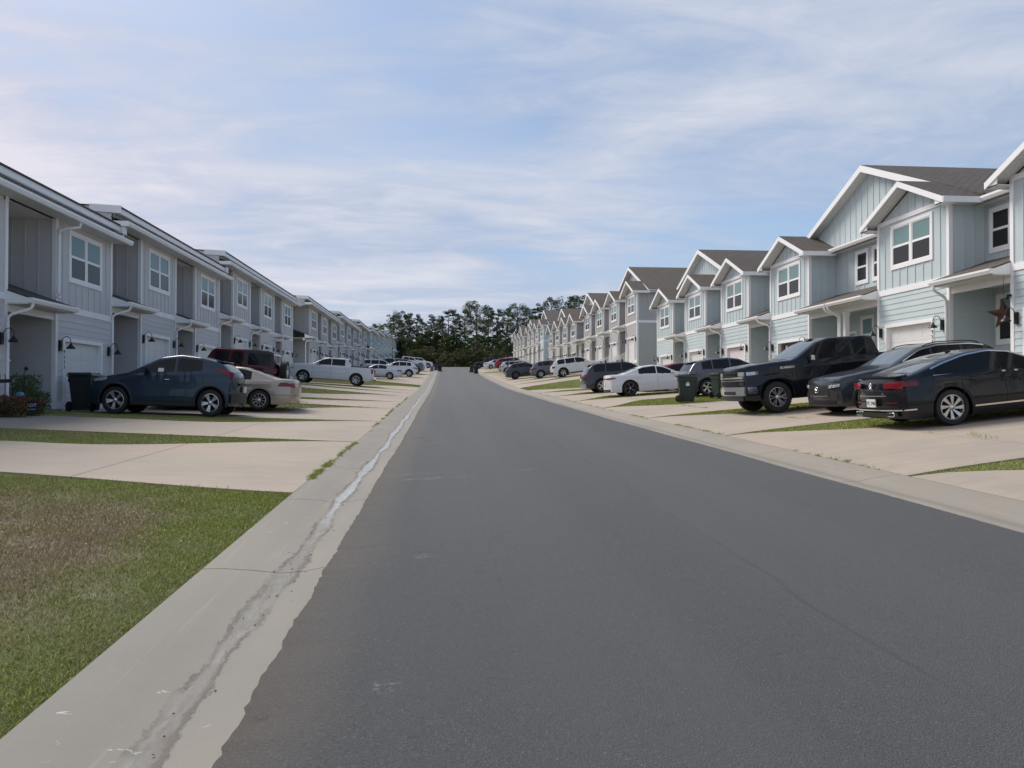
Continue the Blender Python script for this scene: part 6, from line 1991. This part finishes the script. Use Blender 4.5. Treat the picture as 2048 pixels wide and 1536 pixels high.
def stems(root, n, rad, h, seed, mat):
    rg = random.Random(seed); mb = MB()
    for k in range(n):
        x, y = rg.uniform(-rad, rad), rg.uniform(-rad, rad); q = rg.uniform(.7, 1.1) * h
        mb.tube([(x * .4, y * .4, 0), (x * .8, y * .8, q * .5), (x * 1.1, y * 1.1, q)], [.008, .006, .003], 5)
    obj('stem', mb.build('stem', mat), root)
def plant(x, y, label, seed, name='flowering_plant'):
    y = dep(x, y)
    return empty(name, (x, y, tz(x, y)), label, 'plant', 'plants beside the left doorway')
p = plant(-10.42, 18.5, 'bush with red blossoms and reddish leaves at the left picture edge', 1)
stems(p, 14, .35, .5, 2, M['bark']); clump(p, 'foliage', 2200, .48, .05, .50, .06, .014, M['rushes'], 4, 1.0, .8); clump(p, 'greenery', 900, .46, .0, .35, .06, .014, M['plantleaf'], 14, 1.0, .8); clump(p, 'blossom', 170, .46, .12, .5, .045, .022, M['redflower'], 5, 1.0, .8)
p = plant(-10.38, 19.25, 'low bush with red blossoms beside the small navy yard sign', 3)
stems(p, 14, .3, .45, 6, M['bark']); clump(p, 'foliage', 1900, .42, .05, .42, .06, .014, M['rushes'], 7, 1.0, .8); clump(p, 'greenery', 900, .42, .0, .3, .06, .014, M['plantleaf'], 17, 1.0, .8); clump(p, 'blossom', 150, .40, .12, .42, .045, .022, M['redflower'], 8, 1.0, .8)
p = plant(-10.75, 19.9, 'tall pale green feathery plant against the grey porch wall', 9)
stems(p, 22, .30, 1.0, 10, M['plantleaf']); clump(p, 'foliage', 2600, .38, .2, .98, .10, .008, M['plantleaf'], 11, 1.0, .8)
p = plant(-10.6, 20.35, 'short leafy green plant beside the tall feathery one', 12)
stems(p, 12, .22, .5, 13, M['plantleaf']); clump(p, 'foliage', 900, .26, .1, .55, .09, .012, M['plantleaf'], 14)
# yard sign
r = empty('yard_sign', (-9.95, dep(-9.95, 18.75), tz(-9.95, dep(-9.95, 18.75))), 'small navy yard sign with white lettering beside the red flowers', 'sign')
m_ = MB(); m_.extr([(-.16, 0, .12), (.15, 0, .16), (.14, 0, .40), (-.16, 0, .36)], (0, .012, 0)); s = obj('sign_panel', m_.build('sign_panel', M['navy']), r)
m_ = MB(); m_.tube([(0, .006, -.05), (0, .006, .18)], .008, 6); obj('stake', m_.build('stake', M['black']), r)
me = text_mesh('ADT', .115, M['sticker'], .001); me.transform(Matrix.Translation((0, -.004, .29)) @ Matrix.Rotation(RAD(90), 4, 'X')); obj('sign_lettering', me, s)
me = text_mesh('SECURITY', .045, M['sticker'], .001); me.transform(Matrix.Translation((0, -.004, .19)) @ Matrix.Rotation(RAD(90), 4, 'X')); obj('sign_lettering', me, s)
# garden ornament: blue glazed ball and black lanterns
r = empty('garden_ball', (-10.4, dep(-10.4, 19.05), tz(-10.4, dep(-10.4, 19.05)) + .50), 'blue glass ball ornament among the red flowers', 'ornament')
m_ = MB(); m_.lathe([(.001, -.10), (.05, -.087), (.087, -.05), (.10, 0), (.087, .05), (.05, .087), (.001, .10)], 'z', (0, 0, 0), 16); obj('ball', m_.build('ball', basic('blue_glaze', (.08, .22, .36), .1, .6, 14)), r)
m_ = MB(); m_.tube([(0, 0, -.5), (0, 0, -.09)], .012, 6); obj('stake', m_.build('stake', M['black']), r)
r = empty('planter_box', (-10.6, dep(-10.6, 18.75), tz(-10.6, dep(-10.6, 18.75)) + .80), 'black railing ornament with upright spikes above the red bush', 'ornament')
m_ = MB(); m_.hexa([(-.20, -.06, 0), (.20, -.06, .02), (.20, .06, .02), (-.20, .06, 0), (-.14, -.05, .09), (.17, -.05, .10), (.17, .05, .10), (-.14, .05, .09)]); obj('planter_tray', m_.build('planter_tray', M['black']), r)
for a, b in ((-.12, 0), (.02, -.03), (.16, .04)):
    m_ = MB(); m_.tube([(a, 0, .05), (a + b, 0, .22)], .010, 6); obj('spike', m_.build('spike', M['black']), r)
m_ = MB(); m_.tube([(0, 0, -.88), (0, 0, .02)], .010, 6); obj('post', m_.build('post', M['black']), r)
r = empty('solar_light', (-10.6, dep(-10.6, 19.6), tz(-10.6, dep(-10.6, 19.6))), 'thin black solar light stalk rising out of the feathery plant', 'garden light')
m_ = MB(); m_.tube([(0, 0, 0), (0, 0, 1.05), (.04, 0, 1.15)], .010, 6); obj('stalk', m_.build('stalk', M['black']), r)
m_ = MB(); m_.lathe([(0, 1.12), (.04, 1.14), (.045, 1.2), (0, 1.23)], 'z', (.05, 0, 0), 10); obj('light_head', m_.build('light_head', M['black']), r)

# ------------------------------------------------------------------ trees
def pine_proto(seed, H, cr, nclump, base=.42, mat='pine', round_=False, leafn=110, tri=.30):
    rg = np.random.default_rng(seed)
    mb = MB()
    lean = rg.normal(0, .25, 2)
    path = [(lean[0] * t * t, lean[1] * t * t, H * t * .97) for t in np.linspace(0, 1, 9)]
    r0 = H * .0125 + .05
    mb.tube(path, [r0 * (1 - .85 * t) + .01 for t in np.linspace(0, 1, 9)], 8)
    cents = []
    for k in range(nclump):
        t = base + (1 - base) * (k + rg.uniform(0, 1)) / nclump
        z = H * t
        if round_: prof = math.sqrt(max(.05, 1 - ((t - (base + 1) / 2) / ((1 - base) / 2 + .05)) ** 2))
        else: prof = (.55 + .45 * math.sin(math.pi * (t - base) / (1 - base))) * (1.08 - .55 * max(0, (t - .8) / .2))
        a = rg.uniform(0, 2 * math.pi); rr = cr * prof * math.sqrt(rg.uniform(.08, 1))
        c = np.array([lean[0] * t * t + rr * math.cos(a), lean[1] * t * t + rr * math.sin(a), z + rg.uniform(-.2, .5)])
        s = rg.uniform(.55, 1.15) * cr * .26
        cents.append((c, s))
        zs = max(H * base * .85, z - rr * .55)
        mb.tube([(lean[0] * t * t, lean[1] * t * t, zs), tuple((c + [lean[0] * t * t, lean[1] * t * t, zs]) / 2 + [0, 0, -.1]), tuple(c)], [.05 + .02 * rg.uniform(), .035, .012], 4, False)
    # a few dead snags below the crown
    for k in range(4):
        z = H * base * rg.uniform(.5, 1); a = rg.uniform(0, 6.28); l = rg.uniform(.4, 1.2)
        mb.tube([(0, 0, z), (l * math.cos(a), l * math.sin(a), z + .25 * l)], [.03, .008], 4, False)
    trunk = mb.build('trunk', M['bark'])
    Vs = []
    for c, s in cents:
        n = leafn
        d = rg.normal(0, 1, (n, 3)); d /= np.linalg.norm(d, axis=1)[:, None]
        r = s * rg.uniform(.25, 1, n) ** .5
        p = c + d * r[:, None] * [1, 1, .62]
        q = rg.normal(0, 1, (n, 3)); q[:, 2] *= .6; q /= np.linalg.norm(q, axis=1)[:, None]
        w = np.cross(q, rg.normal(0, 1, (n, 3))); w /= np.linalg.norm(w, axis=1)[:, None]
        L = tri * rg.uniform(.5, 1.2, n)[:, None]
        Vs.append(np.stack([p - q * L * .5, p + w * L * .22, p + q * L * .6, p - w * L * .22], 1).reshape(-1, 3))
    V = np.concatenate(Vs)
    crown = np_mesh('crown', V, np.arange(len(V)).reshape(-1, 4), M[mat])
    return trunk, crown
PR = [pine_proto(1, 15, 2.6, 46, .50), pine_proto(2, 15, 3.2, 54, .46), pine_proto(3, 15, 2.2, 40, .40), pine_proto(4, 15, 3.9, 66, .52, round_=True), pine_proto(5, 15, 2.0, 34, .62), pine_proto(6, 15, 2.8, 60, .30)]
BR = [pine_proto(11, 9, 2.8, 60, .12, 'leaf', True, 120, .34), pine_proto(12, 9, 2.4, 56, .10, 'brightleaf', True, 120, .34), pine_proto(13, 5, 2.4, 34, .04, 'scrub', True, 110, .26), pine_proto(14, 5, 2.2, 34, .05, 'leaf', True, 110, .28)]
def px2x(px, Y): return (px - 887) * Y / 1539.0
def tree(proto, px_, Y, top_px, base_h, label, name, cat, group, rot, wide=1.0):
    X = px2x(px_, Y); D_ = Y; Y = dep(X, Y); zb = tz(X, Y); zt = 1.6 + (785 - top_px) * D_ / 1539.0
    s = (zt - zb) / base_h
    r = empty(name, (X, Y, zb - .1), label, cat, group)
    r.scale = (s * wide, s * wide, s); r.rotation_euler = (0, 0, rot)
    obj('trunk', proto[0], r); obj('crown', proto[1], r)
# skyline pines, left to right: (pixel x, distance, pixel y of the top, prototype, width)
SK = [(735, 205, 652, 2, .9), (752, 212, 648, 0, 1), (768, 200, 650, 3, .8), (788, 190, 631, 1, 1.0), (803, 184, 626, 3, .75), (818, 190, 627, 0, 1.1), (833, 186, 632, 5, .9), (846, 196, 640, 2, 1), (860, 182, 633, 5, 1.0), (873, 190, 642, 2, .8), (884, 186, 637, 0, .8), (897, 178, 619, 0, 1.0), (913, 186, 622, 2, .9), (930, 184, 618, 0, .8), (952, 172, 607, 3, .92), (976, 182, 617, 1, .9), (994, 180, 622, 5, .9), (1011, 186, 619, 2, .9), (1033, 176, 611, 3, .85), (1052, 182, 617, 1, .75), (1072, 186, 616, 4, 1.0), (1101, 190, 599, 3, .85), (1124, 196, 625, 0, .9), (1147, 186, 595, 1, 1.0), (1166, 192, 597, 3, .8), (1190, 196, 606, 0, .9)]
ORD = ['first', 'second', 'third', 'fourth', 'fifth', 'sixth', 'seventh', 'eighth', 'ninth', 'tenth', 'eleventh', 'twelfth', 'thirteenth', 'fourteenth', 'fifteenth', 'sixteenth', 'seventeenth', 'eighteenth', 'nineteenth', 'twentieth', 'twenty-first', 'twenty-second', 'twenty-third', 'twenty-fourth', 'twenty-fifth', 'twenty-sixth']
rt = random.Random(5)
for i, (a, Y, t, pi, wd) in enumerate(SK):
    tree(PR[pi], a, Y, t, 15, 'tall pine on the skyline, %s from the left end of the wood' % ORD[i], 'pine_tree', 'pine', 'pines of the wood beyond the road', rt.uniform(0, 6), wd * 1.15)
# lower trees filling the wood
k = 0
for row, (Y, ty, n, pr) in enumerate([(214, 676, 20, (5, 1, 2)), (226, 672, 18, (5, 3, 0))]):
    for i in range(n):
        a = 700 + (1240 - 700) * (i + .5 + rt.uniform(-.3, .3)) / n
        tree(PR[pr[i % 3]], a, Y + rt.uniform(-3, 3), ty + rt.uniform(-6, 12), 15, '%s pine from the left in the %s row deep inside the wood' % (ORD[i], ('inner', 'rear')[row]), 'pine_tree', 'pine', 'pines deep inside the wood', rt.uniform(0, 6), 1.5)
for i in range(19):
    a = 770 + (1130 - 770) * (i + .5 + rt.uniform(-.3, .3)) / 19
    b = 1 if 940 < a < 1000 else 0
    tree(BR[b], a, 178 + rt.uniform(-3, 8), (672 if b else 668) + rt.uniform(-6, 14), 9, '%s broadleaf tree from the left in the understorey of the wood' % ORD[i], 'broadleaf_tree', 'tree', 'understorey trees of the wood', rt.uniform(0, 6), 1.05)
for i in range(24):
    a = 785 + (1100 - 785) * (i + .5 + rt.uniform(-.3, .3)) / 24
    tree(BR[2 if i % 3 else 3], a, 171 + rt.uniform(-2, 4), 703 + rt.uniform(-8, 8), 5, '%s low scrub bush from the left at the foot of the wood' % ORD[i], 'scrub_bush', 'bush', 'scrub along the edge of the wood', rt.uniform(0, 6), 1.3)
# dense dark backdrop of undergrowth closing the wood
rgx = np.random.default_rng(33); n = 26000
Y = rgx.uniform(186, 245, n); X = rgx.uniform(-48, 62, n); h = 5.5 * rgx.uniform(0, 1, n) ** .8
X = np.where((X < -14) & (Y < 192), -14 + (X + 14) * .2, X); 
p_ = np.stack([X, Y, terr(X, Y) + h], -1)
q = rgx.normal(0, 1, (n, 3)); q /= np.linalg.norm(q, axis=1)[:, None]; w_ = np.cross(q, rgx.normal(0, 1, (n, 3))); w_ /= np.linalg.norm(w_, axis=1)[:, None]
L = rgx.uniform(.3, .9, n)[:, None]
V = np.stack([p_ - q * L * .6, p_ + w_ * L * .4, p_ + q * L * .6, p_ - w_ * L * .4], 1).reshape(-1, 3)
obj('undergrowth', np_mesh('undergrowth', V, np.arange(len(V)).reshape(-1, 4), M['leaf']), kind='stuff')
